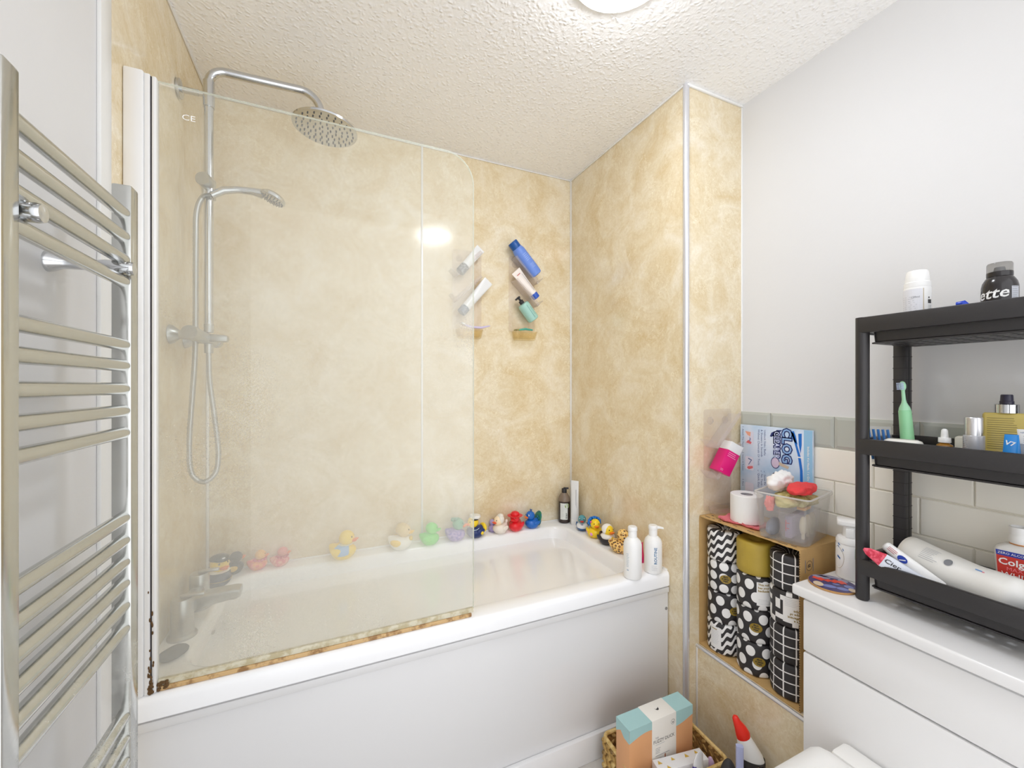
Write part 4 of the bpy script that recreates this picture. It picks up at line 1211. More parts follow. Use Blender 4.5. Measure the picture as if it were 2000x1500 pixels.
# printed box card leaning on the tiles
card = thing('drain_cleaner_box', 'pale blue printed box standing against the tiled wall', 'box', (1.5535, 1.1605, ZT), (0, 0, -PI / 2))
CWd, CHt = 0.276, 1.206 - ZT
cm, cnt, cb = base_mat('sky_blue_print')
_tc = cnt.nodes.new('ShaderNodeTexCoord').outputs['Object']
cnt.links.new(ramp(cnt, noise(cnt, _tc, 9, 3), [(0.35, lin((176, 206, 234))), (0.55, lin((208, 222, 240))), (0.75, lin((226, 232, 242)))]), cb.inputs['Base Color'])
cb.inputs['Roughness'].default_value = 0.25
G().box(0, CWd, -0.009, 0.0, 0, CHt, 0.001).build('carton', cm, card)
MCD = T(0, -0.009, 0)
def cx_(u): return u
def ctext(s, size, m, u, z, **k): return text(card, s, size, m, (u, z - ZT), -PI / 2, M=MCD, **k)
def cdec(n, m, polys, off=0.0004): return decal(card, n, m, [[(x, z - ZT) for x, z in p] for p in polys], off, None, MCD)
band = mat('band_blue', (150, 198, 232), 0.3)
lav = mat('logo_lavender', (196, 206, 238), 0.3)
lgb = mat('logo_blue', (140, 180, 226), 0.3)
cdec('side_band', band, [[(0.247, ZT), (0.2755, ZT), (0.2755, 1.2055), (0.247, 1.2055)]])
ctext('Includes: 4 x Heads, 1 x Gra', 0.0105, white, 0.262, 1.088, off=0.0008, bold=0.0002)
ctext('CLOG', 0.047, navy, 0.186, 1.140, off=0.0006, bold=0.0045)
ctext('CLEARER', 0.029, navy, 0.150, 1.140, off=0.0006, bold=0.0045, sx=0.86)
ctext('CLOG', 0.047, lgb, 0.186, 1.140, off=0.0009, bold=0.0006)
ctext('CLEARER', 0.029, lav, 0.150, 1.140, off=0.0009, bold=0.0004, sx=0.86)
cdec('logo_tail', navy, [[(0.150, 1.196), (0.172, 1.204 - 0.006), (0.160, 1.188), (0.140, 1.190), (0.130, 1.184), (0.124, 1.170), (0.130, 1.168), (0.138, 1.178)]], 0.0006)
cdec('logo_foot', navy, [disc(0.145, 1.072, 0.017, 0.022)], 0.0006)
cdec('logo_foot', mat('logo_pale', (216, 200, 222), 0.3), [disc(0.145, 1.072, 0.0145, 0.019)], 0.0009)
cdec('logo_ribbon', mat('ribbon_tan', (206, 190, 170), 0.3), [[(0.160, 1.078), (0.196, 1.066), (0.192, 1.056), (0.158, 1.066)]], 0.0010)
tie = mat('cable_tie_blue', (24, 112, 206), 0.3)
cdec('tool_picture', tie, [[(0.204, 1.196), (0.212, 1.190), (0.236, 1.110), (0.243, 1.06), (0.246, ZT + 0.04), (0.236, ZT + 0.04), (0.234, 1.06), (0.226, 1.115)], [(0.200, 1.196), (0.213, 1.198), (0.220, 1.180), (0.226, 1.150), (0.214, 1.160), (0.204, 1.180)], [(0.228, 1.190), (0.240, 1.192), (0.240, 1.150), (0.236, 1.12), (0.230, 1.15)]], 0.0006)
cdec('tool_ring', white, rect(0.225, 0.243, 1.104, 1.108), 0.0009)
cdec('inset_circle', mat('inset_purple', (84, 80, 104), 0.4), [disc(0.152, 1.016, 0.022)], 0.0006)
cdec('inset_bar', lgb, [[(0.132, 1.026), (0.176, 1.006), (0.174, 0.998), (0.130, 1.018)]], 0.0009)
cdec('inset_tab', tie, rect(0.176, 0.190, 1.000, 1.018), 0.0009)
tblue = mat('slate_blue_print', (96, 112, 156), 0.5)
for i, s_ in enumerate(('Unblock Sinks, Baths', '& Showers In Seconds', 'Without Chemicals Or Tools')):
    ctext(s_, 0.0118, tblue, 0.104 - 0.0125 * i, 1.192, align='LEFT')
for i, s_ in enumerate(('Saves Re', 'No Tools O', 'Quick, Easy')):
    ctext(s_, 0.0118, tblue, 0.104 - 0.0125 * i, 1.020, align='LEFT')
    u = 0.104 - 0.0125 * i
    cdec('tick', tblue, [[(u - 0.001, 1.034), (u - 0.004, 1.030), (u + 0.005, 1.022), (u - 0.002, 1.029)]], 0.0006)
for s_, z in (('1. Attach The Head', 1.199), ('2. Insert & Rotate', 1.094), ('3. Rem', 0.985)):
    ctext(s_, 0.0105, tblue, 0.012, z, align='LEFT')
pk, pr_ = mat('photo_peach', (236, 168, 140), 0.4), mat('photo_rose', (222, 112, 116), 0.4)
for z, h in ((1.152, 0.055), (1.050, 0.055), (0.945, 0.055)):
    cdec('photo_frame', mat('photo_ground', (222, 220, 234), 0.4), [rrect(0.022, 0.058, z - 0.024, z + 0.03, 0.006, 3)], 0.0006)
cdec('photo_hand', pk, [[(0.022, 1.180), (0.046, 1.178), (0.044, 1.160), (0.032, 1.166)]], 0.0009)
cdec('photo_hand', pr_, [[(0.026, 1.135), (0.036, 1.146), (0.050, 1.138), (0.046, 1.130)], [(0.034, 1.040), (0.054, 1.044), (0.056, 1.036), (0.038, 1.028), (0.030, 1.034)]], 0.0009)
cdec('photo_tool', tblue, [[(0.040, 1.160), (0.046, 1.152), (0.043, 1.140), (0.040, 1.142), (0.042, 1.152)], [(0.036, 1.074), (0.052, 1.068), (0.038, 1.046), (0.036, 1.048), (0.047, 1.066), (0.035, 1.070)]], 0.0011)

# ================================================================== BLACK SHELF UNIT
SHX0, SHX1, SHY0, SHY1 = 1.300, 1.538, 0.275, 0.643
shelf = thing('shelf_unit', 'black plastic three tier shelf unit standing on the worktop', 'shelf unit', (0, 0, CZT))
def post(x, y):
    return G().tube([(x, y, 0.0), (x, y, 0.004), (x, y, 1.545 - CZT)], [0.0125, 0.0150, 0.0150], 16).build('post', black, shelf)
for x in (SHX0 + 0.015, SHX1 - 0.0185):
    for y in (SHY0 + 0.015, SHY1 - 0.015):
        if x < 1.4:
            post(x, y)
        else:
            p = G().box(x - 0.0185, x + 0.0185, y - 0.015, y + 0.015, 0.0, 1.540 - CZT, 0.004).build('post', black, shelf)
            g = G()
            for i in range(22):
                z = 0.03 + i * 0.033
                g.box(x - 0.0188, x + 0.0188, y - 0.0153, y + 0.0153, z, z + 0.0022, 0.001)
            g.box(x - 0.003, x + 0.003, y - 0.0154, y - 0.014, 0.004, 1.535 - CZT)
            g.build('groove_shadows', mat('black_shadow_line', (26, 25, 26), 0.6), p, kind='stuff')  # near-black bands, slightly proud: groove shade put in as colour
def tray(zr):
    zr -= CZT
    t = G()
    t.box(SHX0, SHX0 + 0.014, SHY0 + 0.012, SHY1 - 0.012, zr - 0.042, zr, 0.003)
    t.box(SHX1 - 0.014, SHX1, SHY0 + 0.012, SHY1 - 0.012, zr - 0.042, zr, 0.003)
    t.box(SHX0 + 0.012, SHX1 - 0.012, SHY0, SHY0 + 0.014, zr - 0.042, zr, 0.003)
    t.box(SHX0 + 0.012, SHX1 - 0.012, SHY1 - 0.014, SHY1, zr - 0.042, zr, 0.003)
    o = t.build('tray_frame', black, shelf)
    x0, x1, y0, y1 = SHX0 + 0.016, SHX1 - 0.016, SHY0 + 0.034, SHY1 - 0.034
    g = G()
    outer = [rrect(x0 + a, x1 - a, y0 + a, y1 - a, 0.014, 4) for a in (0, 0.002, 0.010, 0.005, 0.003)]
    zz = (zr - 0.036, zr - 0.066, zr - 0.072, zr - 0.068, zr - 0.036)
    g.loft([[(x, y, z) for x, y in r_] for r_, z in zip(outer, zz)] , cap=False)
    # rim joining the basin to the frame
    g.box(SHX0 + 0.008, SHX0 + 0.020, SHY0 + 0.01, SHY1 - 0.01, zr - 0.040, zr - 0.035)
    g.box(SHX1 - 0.020, SHX1 - 0.008, SHY0 + 0.01, SHY1 - 0.01, zr - 0.040, zr - 0.035)
    g.box(SHX0 + 0.01, SHX1 - 0.01, SHY0 + 0.008, y0 + 0.004, zr - 0.040, zr - 0.035)
    g.box(SHX0 + 0.01, SHX1 - 0.01, y1 - 0.004, SHY1 - 0.008, zr - 0.040, zr - 0.035)
    g.build('basin', black, o)
    # slotted floor
    g = G()
    nx, ny = 6, 9
    for i in range(nx + 1):
        xx = x0 + 0.008 + (x1 - x0 - 0.016) * i / nx
        g.box(xx - 0.009, xx + 0.009, y0 + 0.006, y1 - 0.006, zr - 0.072, zr - 0.068)
    for j in range(ny + 1):
        yy = y0 + 0.008 + (y1 - y0 - 0.016) * j / ny
        g.box(x0 + 0.006, x1 - 0.006, yy - 0.009, yy + 0.009, zr - 0.0719, zr - 0.0681)
    g.build('slotted_floor', black, o)
    return zr + CZT - 0.068
FT = tray(1.545); FM = tray(1.221); FL = tray(0.900)

# --- top tray
t = thing('mousse_can', 'white can with ridged cap on the top shelf', 'can', (1.435, 0.562, FT), face(1.435, 0.562))
R = 0.0275
G().lathe([(0.025, 0), (R, 0.003), (R, 0.142), (R - 0.001, 0.146)], 28).build('body', white, t)
G().lathe([(R - 0.0005, 0.146), (R - 0.001, 0.158), (R - 0.003, 0.160), (R - 0.003, 0.163), (0.022, 0.186), (0.020, 0.190), (0.016, 0.191)], 28).build('cap', white, t)
decal(t, 'paper_label', mat('lilac_white_label', (228, 229, 235), 0.5), rect(-0.040, 0.010, 0.03, 0.140, 10), 0.0003, R)
decal(t, 'label_edge', mat('tan_print'), rect(0.0115, 0.0128, 0.03, 0.140, 1), 0.0004, R)
decal(t, 'print_lines', pale_ink, lines(-0.036, 0.004, 0.120, 14, 0.0052, 0.0009), 0.0006, R)
text(t, '150ml', 0.007, grey_ink, (-0.004, 0.118), 0, R, 0.0007)
decal(t, 'side_print', ink, rect(0.022, 0.032, 0.100, 0.110, 3) + rect(0.023, 0.026, 0.113, 0.117, 1), 0.0005, R)
decal(t, 'print_lines', grey_ink, lines(0.022, 0.034, 0.095, 7, 0.004, 0.0008) , 0.0005, R)
t = thing('shaving_gel_can', 'black shaving gel can with smoky clear cap', 'can', (1.385, 0.400, FT), face(1.385, 0.400))
R = 0.0285
G().lathe([(0.026, 0), (R, 0.003), (R, 0.108), (R - 0.002, 0.118), (0.022, 0.127), (0.0195, 0.130)], 32).build('body', mat('glossy_black', (40, 37, 38), 0.16), t)
G().lathe([(0.0200, 0.130), (0.0205, 0.131), (0.0205, 0.140), (0.0195, 0.141)], 28).build('collar', mat('glossy_black'), t)
G().lathe([(0.0200, 0.141), (0.0200, 0.158), (0.0185, 0.161), (0.001, 0.163)], 28).build('cap', smoke, t)
G().lathe([(0.010, 0.141), (0.008, 0.152), (0.003, 0.153)], 16).build('nozzle', grey_ink, t)
text(t, 'Gillette', 0.033, white, (0.013, 0.092), 0.06, R, 0.0006, align='RIGHT', bold=0.0005, shear=0.25)
decal(t, 'side_panel', mat('pale_side_panel', (196, 200, 208), 0.4), rect(0.018, 0.034, 0.03, 0.104, 6), 0.0005, R)
decal(t, 'print_lines', grey_ink, lines(0.019, 0.032, 0.102, 14, 0.0045, 0.0008), 0.0008, R)
t = thing('razor', 'blue razor handle end poking above the top shelf rim', 'razor', (1.345, 0.450, FT), (0, 0, 0))
G().tube([(0, -0.11, 0.010), (0, -0.05, 0.020), (0.0, -0.016, 0.062), (0, -0.004, 0.076), (0, 0.006, 0.0755)], [0.004, 0.005, 0.006, 0.0075, 0.0055], 12).build('handle', mat('royal_blue_plastic', (28, 66, 190), 0.25), t)
G().box(-0.018, 0.018, -0.125, -0.108, 0.0003, 0.014, 0.003).build('razor_head', white, t)

# --- middle tray
t = thing('interdental_brush_pack', 'clear pack of blue interdental brushes leaning in the corner', 'packet', (1.395, 0.622, FM), (0, 0, 0))
Mq = T(0, 0.0, 0) @ RZ(-1.05) @ RX(0.0)
G().add([(-0.030, 0.004, 0.0), (0.020, 0.004, 0.0), (0.008, 0.004, 0.098), (-0.042, 0.004, 0.098), (-0.030, 0.0, 0.0), (0.020, 0.0, 0.0), (0.008, 0.0, 0.098), (-0.042, 0.0, 0.098)],
        [(0, 1, 2, 3), (4, 7, 6, 5), (0, 4, 5, 1), (1, 5, 6, 2), (2, 6, 7, 3), (3, 7, 4, 0)], T(-0.010, -0.016, 0) @ RZ(-0.9)).build('film_wrap', film_clear, t, 0)
for i in range(5):
    a_ = -0.032 + i * 0.010
    G().tube([(a_ + 0.004, 0.0015, 0.008), (a_ - 0.006, 0.0015, 0.090)], 0.0032, 8, T(-0.010, -0.016, 0) @ RZ(-0.9)).build('brush', mat('brush_blue', (54, 116, 182), 0.35), t)
t = thing('electric_toothbrush', 'mint green electric toothbrush standing upright', 'toothbrush', (1.415, 0.570, FM), (0.04, -0.05, face(1.415, 0.56) - 0.6))
t.scale = (1.05, 1.05, 1.11)
mint = mat('mint_green_plastic', (150, 214, 164), 0.32)
G().lathe([(0.012, 0), (0.0135, 0.004), (0.0138, 0.05), (0.0125, 0.128), (0.0115, 0.130)], 24).build('handle', mint, t)
bh = G().lathe([(0.0118, 0.130), (0.0105, 0.136), (0.0055, 0.147), (0.0040, 0.155), (0.0035, 0.175), (0.004, 0.180)], 20).ell((0, 0, 0.188), (0.0075, 0.0055, 0.012), 14, 10).build('brush_neck', mat('pale_mint_plastic', (170, 224, 186), 0.32), t)
g = G()
for i in range(4):
    for j in range(5):
        g.box(-0.005 + i * 0.003, -0.0032 + i * 0.003, -0.013, -0.004, 0.180 + j * 0.0035, 0.1822 + j * 0.0035)
g.build('bristles', mat('pale_blue_bristle', (200, 214, 238), 0.6), bh, kind='stuff')
o = tag(G().loft([[(x, y, z) for x, y in rrect(-0.030 - a, 0.030 + a, -0.075 - a, 0.075 + a, 0.02, 5)] for z, a in ((0, 0), (0.004, 0.002), (0.050, 0.003), (0.062, -0.004), (0.066, -0.014))]).build('wipes_packet', mat('ivory_film', (240, 238, 230), 0.35, bump=0.6, bscale=18)),
        'flat white wipes packet along the middle shelf front', 'packet')
o.location = (1.375, 0.532, FM); o.rotation_euler = (0, 0, 0.12)
o = tag(G().box(-0.020, 0.020, -0.032, 0.032, 0, 0.080, 0.004).build('folded_leaflet_box', mat('ivory_card', (240, 237, 226), 0.6)), 'cream carton behind the dropper bottle on middle shelf', 'box')
o.location = (1.466, 0.470, FM); o.rotation_euler = (0, 0, 0.2)
t = thing('dropper_bottle', 'amber serum bottle with white rubber dropper', 'bottle', (1.376, 0.478, FM), 0)
o.location = (1.480, 0.470, FM)
t.location = (1.402, 0.497, FM)
# the packet ends before the dropper stands
bpy.data.objects['wipes_packet'].location = (1.372, 0.566, FM)
bpy.data.objects['wipes_packet'].scale = (0.8, 0.5, 1.05)
G().lathe([(0.015, 0), (0.0165, 0.002), (0.0165, 0.054), (0.0145, 0.062), (0.0085, 0.066), (0.0085, 0.072)], 24).build('body', mat('amber_glass', (150, 104, 36), 0.1, var=0.1), t)
G().lathe([(0.0115, 0.068), (0.0118, 0.069), (0.0115, 0.079), (0.0110, 0.080)], 24).build('screw_collar', white, t)
G().lathe([(0.0070, 0.080), (0.0066, 0.090), (0.0060, 0.098), (0.0035, 0.1015), (0.001, 0.102)], 20).build('rubber_bulb', white, t)
t = thing('silver_jar', 'silver cylinder jar with brushed metal cap', 'jar', (1.405, 0.447, FM), face(1.405, 0.447))
silver = make_chrome('brushed_silver', (214, 214, 216), 0.28)
G().lathe([(0.0165, 0), (0.0180, 0.002), (0.0180, 0.090), (0.0165, 0.091)], 28).build('body', mat('pearl_silver', (206, 206, 210), 0.3, 0.4), t)
G().lathe([(0.0155, 0.091), (0.0155, 0.132), (0.014, 0.134)], 28).build('cap', silver, t)
decal(t, 'print_lines', grey_ink, lines(-0.024, -0.010, 0.084, 7, 0.0045, 0.0009), 0.0004, 0.0180)
t = thing('foundation_bottle', 'gold liquid pump bottle with silver collar and navy pump', 'bottle', (1.480, 0.418, FM), -PI / 2 + 0.2)
gl = mat('gold_liquid', (206, 186, 104), 0.15)
G().loft([[(x, y, z) for x, y in rrect(-0.036 + a, 0.036 - a, -0.014 + a, 0.014 - a, 0.006, 4)] for z, a in ((0, 0.003), (0.003, 0), (0.140, 0), (0.144, 0.003))]).build('body', gl, t)
G().lathe([(0.020, 0.144), (0.020, 0.164), (0.019, 0.165)], 24, T(0.002, 0, 0)).build('collar', chrome, t)
G().lathe([(0.0118, 0.165), (0.0118, 0.172), (0.0108, 0.173), (0.0102, 0.186), (0.009, 0.188)], 20, T(0.002, 0, 0)).build('pump', mat('navy_black', (36, 34, 56), 0.3), t)
decal(t, 'print_lines', mat('olive_print', (136, 124, 78), 0.6), lines(-0.028, 0.020, 0.132, 15, 0.0052, 0.0010, 0.15), 0.0145)
t = thing('nail_polish', 'small beige bottle with navy block cap', 'bottle', (1.425, 0.3905, FM), -1.2)
G().box(-0.012, 0.012, -0.010, 0.010, 0, 0.066, 0.003).build('body', mat('beige_lacquer', (186, 170, 140), 0.15), t)
G().box(-0.008, 0.008, -0.008, 0.008, 0.066, 0.098, 0.001).build('cap', mat('navy_black'), t)
t = thing('hand_cream_tube', 'white and grey tube of cream standing behind blue tube', 'tube', (1.385, 0.345, FM), -PI / 2 + 0.28)
G().lathe([(0.018, 0), (0.019, 0.002), (0.019, 0.022)], 24).build('cap', white, t)
squeeze_tube(t, 0.092, 0.022, 0.056, mat('silver_grey_tube', (176, 182, 194), 0.35), 0.022)
G().loft([[((0.022 + (0.028 - 0.022) * (k ** 1.15)) * 1.02 * math.cos(2 * PI * j / 24), max(0.0020, 0.022 * (1 - k ** 1.15)) * 1.04 * math.sin(2 * PI * j / 24), 0.022 + 0.092 * k) for j in range(24)] for k in (0.66, 0.8, 0.92, 1.0)]).build('tube_top', white, t)
decal(t, 'print_lines', grey_ink, lines(-0.020, 0.020, 0.100, 4, 0.0042, 0.0007, 0.1), 0.0085)
decal(t, 'print_lines', mat('dim_grey_print', (140, 146, 158), 0.6), lines(-0.020, 0.020, 0.076, 10, 0.0046, 0.0007, 0.1), 0.0195)
t = thing('hand_cream_tube', 'pure white tube standing at the back right of shelf', 'tube', (1.480, 0.348, FM), -PI / 2 + 0.3)
G().lathe([(0.017, 0), (0.018, 0.002), (0.018, 0.022)], 24).build('cap', white, t)
squeeze_tube(t, 0.140, 0.019, 0.050, white, 0.022)
t = thing('toothpaste_tube', 'little bright blue tube at the shelf front', 'tube', (1.352, 0.373, FM), -PI / 2 + 0.35)
G().lathe([(0.010, 0), (0.011, 0.002), (0.011, 0.018)], 20).build('cap', white, t)
squeeze_tube(t, 0.085, 0.0155, 0.020, mat('bright_blue_tube', (22, 134, 214), 0.3), 0.018)
text(t, 'V7', 0.013, white, (-0.003, 0.084), -0.3, off=0.0075, bold=0.0003)
decal(t, 'print_lines', white, lines(-0.011, -0.003, 0.058, 3, 0.006, 0.002), 0.0140)

# --- lower tray
t = thing('cotton_pads_bag', 'long white bag of cotton pads lying on the lower shelf', 'bag', (1.418, 0.478, FL + 0.001), (0, 0, 0))
pth, rad_ = [], []
for i in range(25):
    f = i / 24
    pth.append((0.036 - 0.052 * f, 0.128 - 0.250 * f, 0.048 + 0.026 * (1 - f) ** 1.5 + 0.002 * math.sin(9 * f)))
    e = min(f, 1 - f)
    rad_.append(0.0460 * min(1.0, (0.25 + e * 9) if e < 0.085 else 1.0) * (1 + 0.015 * math.sin(17 * f)))
G().tube(pth, rad_, 28).build('bag_body', mat('white_bag_film', (240, 239, 235), 0.4, bump=0.5, bscale=28), t, 60)
bag_axis = math.atan2(-0.250, -0.052)
MB_ = T(0.036 - 0.026, 0.003, 0.0575) @ RZ(bag_axis) @ RY(0.115)
def bagmap(s, a, r=0.0470):   # s along the bag from middle, a angle round from the top towards the room
    return MB_ @ Vector((s, -r * math.sin(a), r * math.cos(a)))
g = G()
for k in range(8):
    a0 = 0.35 + 0.10 * k
    s0, s1 = -0.062, -0.020 - 0.02 * random.random()
    g.add([bagmap(s0, a0), bagmap(s1, a0), bagmap(s1, a0 + 0.025), bagmap(s0, a0 + 0.025)], [(0, 1, 2, 3)])
g.build('print_lines', pale_ink, t, 0)
g = G()
g.add([bagmap(-0.006 + 0.008 * math.cos(b), 0.72 + 0.2 * math.sin(b)) for b in [2 * PI * i / 16 for i in range(16)]], [tuple(range(16))])
g.build('round_badge', grey_ink, t, 0)
for s0, mm in ((0.038, mat('badge_blue', (90, 150, 214), 0.5)), (0.050, mat('badge_pink', (226, 120, 140), 0.5)), (0.062, navy)):
    G().add([bagmap(s0, 0.42), bagmap(s0 + 0.012, 0.40), bagmap(s0 + 0.013, 0.46), bagmap(s0 + 0.001, 0.48)], [(0, 1, 2, 3)]).build('colour_mark', mm, t, 0)

def lying_tube(label, loc, rz, tilt, h, r, wd, m, capm, roll=0.0):
    t = thing('toothpaste_tube', label, 'tube', loc, (0, 0, rz))
    M = RZ(0) @ RX(PI / 2 - tilt)
    # axis runs along local -Y from the crimp at the origin end
    rings = []
    for i in range(11):
        f = i / 10
        k = (1 - f) ** 1.15
        rx = r + (wd / 2 - r) * k
        ry = max(0.0014, r * (1 - k))
        rings.append([(rx * math.cos(2 * PI * j / 20), -h * f * math.cos(tilt) , r + ry * math.sin(2 * PI * j / 20) + h * (1 - f) * math.sin(tilt)) for j in range(20)])
    o = G().loft(rings).build('tube_body', m, t)
    return t, o
def leaning_tube(name, label, p0, p1, sections, parts):
    """flat tube from p0 (high end) to p1, broad side to the room; sections (u, half thickness, half width)"""
    t = thing(name, label, 'tube', p1, (0, 0, 0))
    d = Vector(p0) - Vector(p1)
    L = d.length
    ex = -d.normalized()
    n = Vector((-1, 0, 0.25)); n = (n - ex * n.dot(ex)).normalized()
    ez = n.cross(ex)
    if ez.z < 0: ez = -ez
    M = Matrix((( ex.x, -n.x, ez.x, d.x), (ex.y, -n.y, ez.y, d.y), (ex.z, -n.z, ez.z, d.z), (0, 0, 0, 1)))
    for nm, m, i0, i1 in parts:
        G().loft([[(u * L, -th * math.sin(2 * PI * j / 18), wv * math.cos(2 * PI * j / 18)) for j in range(18)] for u, th, wv in sections[i0:i1]], M).build(nm, m, t, 60)
    return t, M, L
t, M, L = leaning_tube('toothpaste_tube', 'flat silvery tube with crimson floral end leaning by the post', (1.286, 0.612, 0.934), (1.342, 0.500, 0.868),
    [(0.0, 0.0012, 0.003), (0.07, 0.002, 0.010), (0.30, 0.0045, 0.0185), (0.45, 0.006, 0.0185), (0.75, 0.008, 0.017), (1.0, 0.0085, 0.015)],
    [('floral_end', make_two('crimson_floral', (190, 34, 62), (222, 92, 112), 120, 0.5, 0.3), 0, 3), ('tube_body', mat('silver_blue_tube', (206, 211, 221), 0.35), 2, 6)])
text(t, 'Cien', 0.015, ink, (L * 0.44, 0.004), 0, None, 0.0064, M, bold=0.0002, sx=1.25)
t, M, L = leaning_tube('toothpaste_tube', 'white tube with blue oval badge beside the cotton pads', (1.352, 0.596, 0.940), (1.355, 0.490, 0.868),
    [(0.0, 0.006, 0.008), (0.03, 0.010, 0.012), (0.25, 0.011, 0.0145), (0.6, 0.008, 0.018), (0.95, 0.002, 0.021), (1.0, 0.0012, 0.021)],
    [('tube_body', white, 0, 6)])
decal(t, 'blue_badge', mat('royal_print', (38, 66, 168), 0.4), [disc(L * 0.36, 0.002, 0.011, 0.008)], 0.0108, None, M)
decal(t, 'badge_check', white, [[(L * 0.36 - 0.004, -0.003), (L * 0.36 + 0.005, 0.006), (L * 0.36 + 0.0065, 0.004), (L * 0.36 - 0.003, -0.005)]], 0.0111, None, M)
decal(t, 'red_print', mat('red_print'), lines(L * 0.08, L * 0.25, 0.008, 3, 0.004, 0.0012), 0.0116, None, M)
t = thing('mouthwash_bottle', 'mouthwash bottle with red label and white cap', 'bottle', (1.506, 0.402, FL), -PI / 2 + 0.10)
G().loft([[(x, y, z) for x, y in rrect(-0.040 + a, 0.040 - a, -0.020 + b_, 0.020 - b_, 0.012, 5)] for z, a, b_ in ((0, 0.010, 0.003), (0.004, 0.007, 0.0), (0.110, 0.001, 0), (0.136, 0.0, 0.0), (0.142, 0.004, 0.002), (0.150, 0.016, 0.006), (0.152, 0.024, 0.008))]).build('body', mat('cloudy_white_plastic', (226, 225, 222), 0.25), t)
G().lathe([(0.017, 0.152), (0.0175, 0.154)], 24).build('neck_ring', mat('copper_ring', (202, 132, 60), 0.4), t)
G().lathe([(0.0165, 0.154), (0.0185, 0.157), (0.0180, 0.172), (0.0170, 0.175), (0.0180, 0.178), (0.0180, 0.193), (0.0155, 0.194), (0.0150, 0.188), (0.001, 0.188)], 28).build('cap', white, t)
decal(t, 'blue_label', mat('label_blue', (34, 58, 160), 0.4), [[(-0.034, 0.122), (0.036, 0.122), (0.036, 0.134), (-0.035, 0.134)]], 0.0206)
decal(t, 'red_label', mat('label_red', (198, 54, 44), 0.35), [[(-0.029, 0.03), (0.032, 0.03), (0.036, 0.122), (-0.034, 0.122)]], 0.0206)
text(t, 'ZERO ALCOHOL', 0.0075, white, (-0.032, 0.128), 0, off=0.0210, align='LEFT')
text(t, 'Colgate', 0.0215, white, (-0.031, 0.108), 0, off=0.0210, align='LEFT', bold=0.0004)
text(t, 'MAX', 0.012, mat('pink_foil', (240, 130, 140), 0.3), (-0.018, 0.092), 0, off=0.0210, align='LEFT')
text(t, 'WHITE', 0.017, white, (-0.026, 0.078), 0, off=0.0210, align='LEFT')
decal(t, 'label_seal', mat('seal_grey', (180, 176, 186), 0.4), [disc(0.0, 0.052, 0.018, 0.016)], 0.0209)
text(t, 'EXP', 0.008, navy, (0.0, 0.054), 0, off=0.0213)
t = thing('glass_jar', 'small clear bottle with white label at the lower right', 'bottle', (1.362, 0.343, FL), -1.2)
G().lathe([(0.013, 0), (0.015, 0.002), (0.015, 0.055), (0.009, 0.062), (0.009, 0.066)], 24).build('body', mat('grey_blue_glass', (150, 164, 184), 0.08), t)
G().lathe([(0.0105, 0.066), (0.0105, 0.082), (0.009, 0.083)], 20).build('cap', mat('pale_blue_cap', (206, 222, 240), 0.3), t)
decal(t, 'paper_label', gloss_white, rect(-0.014, 0.014, 0.020, 0.045, 6), 0.0004, 0.015)
decal(t, 'print_lines', ink, lines(-0.012, 0.010, 0.040, 3, 0.006, 0.0016), 0.0007, 0.015)

# ================================================================== BASKET ON THE FLOOR
bk = thing('wicker_basket', 'woven seagrass basket of toiletries on the floor', 'basket', (1.040, 1.066, 0), -0.05)
BW, BD, BH = 0.162, 0.118, 0.140
straw = [make_two('seagrass_light', (198, 164, 96), (222, 194, 132), 60, 0.5, 0.7), make_two('seagrass_mid', (170, 134, 72), (206, 172, 104), 60, 0.5, 0.7), make_two('seagrass_dark', (128, 98, 52), (178, 142, 84), 60, 0.5, 0.7)]
G().box(-BW + 0.004, BW - 0.004, -BD + 0.004, BD - 0.004, 0.001, 0.008).build('base', straw[2], bk)
strand = [G().ell((0, 0, 0), (0.0185, 0.0058, 0.0085), 8, 5).mesh('strand', m, 60) for m in straw]
def strands(n, fx):
    for row in range(6):
        for i in range(n):
            x, y, rz = fx((i + 0.5 + 0.25 * (row % 2)) / n)
            o = bpy.data.objects.new('strand', strand[random.choice((0, 0, 1, 1, 2))])
            COL.objects.link(o)
            o.parent = bk
            o.location = (x, y, 0.016 + row * 0.0215)
            o.rotation_euler = (random.uniform(-0.2, 0.2), (0.75 if row % 2 else -0.75) + random.uniform(-0.15, 0.15), rz + random.uniform(-0.12, 0.12))
strands(13, lambda f: (-BW + 2 * BW * min(f, 0.98), BD, 0))
strands(13, lambda f: (-BW + 2 * BW * min(f, 0.98), -BD, 0))
strands(9, lambda f: (-BW, -BD + 2 * BD * min(f, 0.97), PI / 2))
strands(9, lambda f: (BW, -BD + 2 * BD * min(f, 0.97), PI / 2))
rimp = [(x, y, BH - 0.003) for x, y in rrect(-BW, BW, -BD, BD, 0.02, 5)]
G().tube(rimp, 0.0065, 8, None, True).build('rim', straw[0], bk)
g = G()
for a_, b_ in (((-BW + .003, -BD + .003), (BW - .003, -BD + .003)), ((BW - .003, -BD + .003), (BW - .003, BD - .003)), ((BW - .003, BD - .003), (-BW + .003, BD - .003)), ((-BW + .003, BD - .003), (-BW + .003, -BD + .003))):
    g.box(min(a_[0], b_[0]) - 0.0008, max(a_[0], b_[0]) + 0.0008, min(a_[1], b_[1]) - 0.0008, max(a_[1], b_[1]) + 0.0008, 0.004, BH - 0.006)
g.build('inner_frame', straw[2], bk)

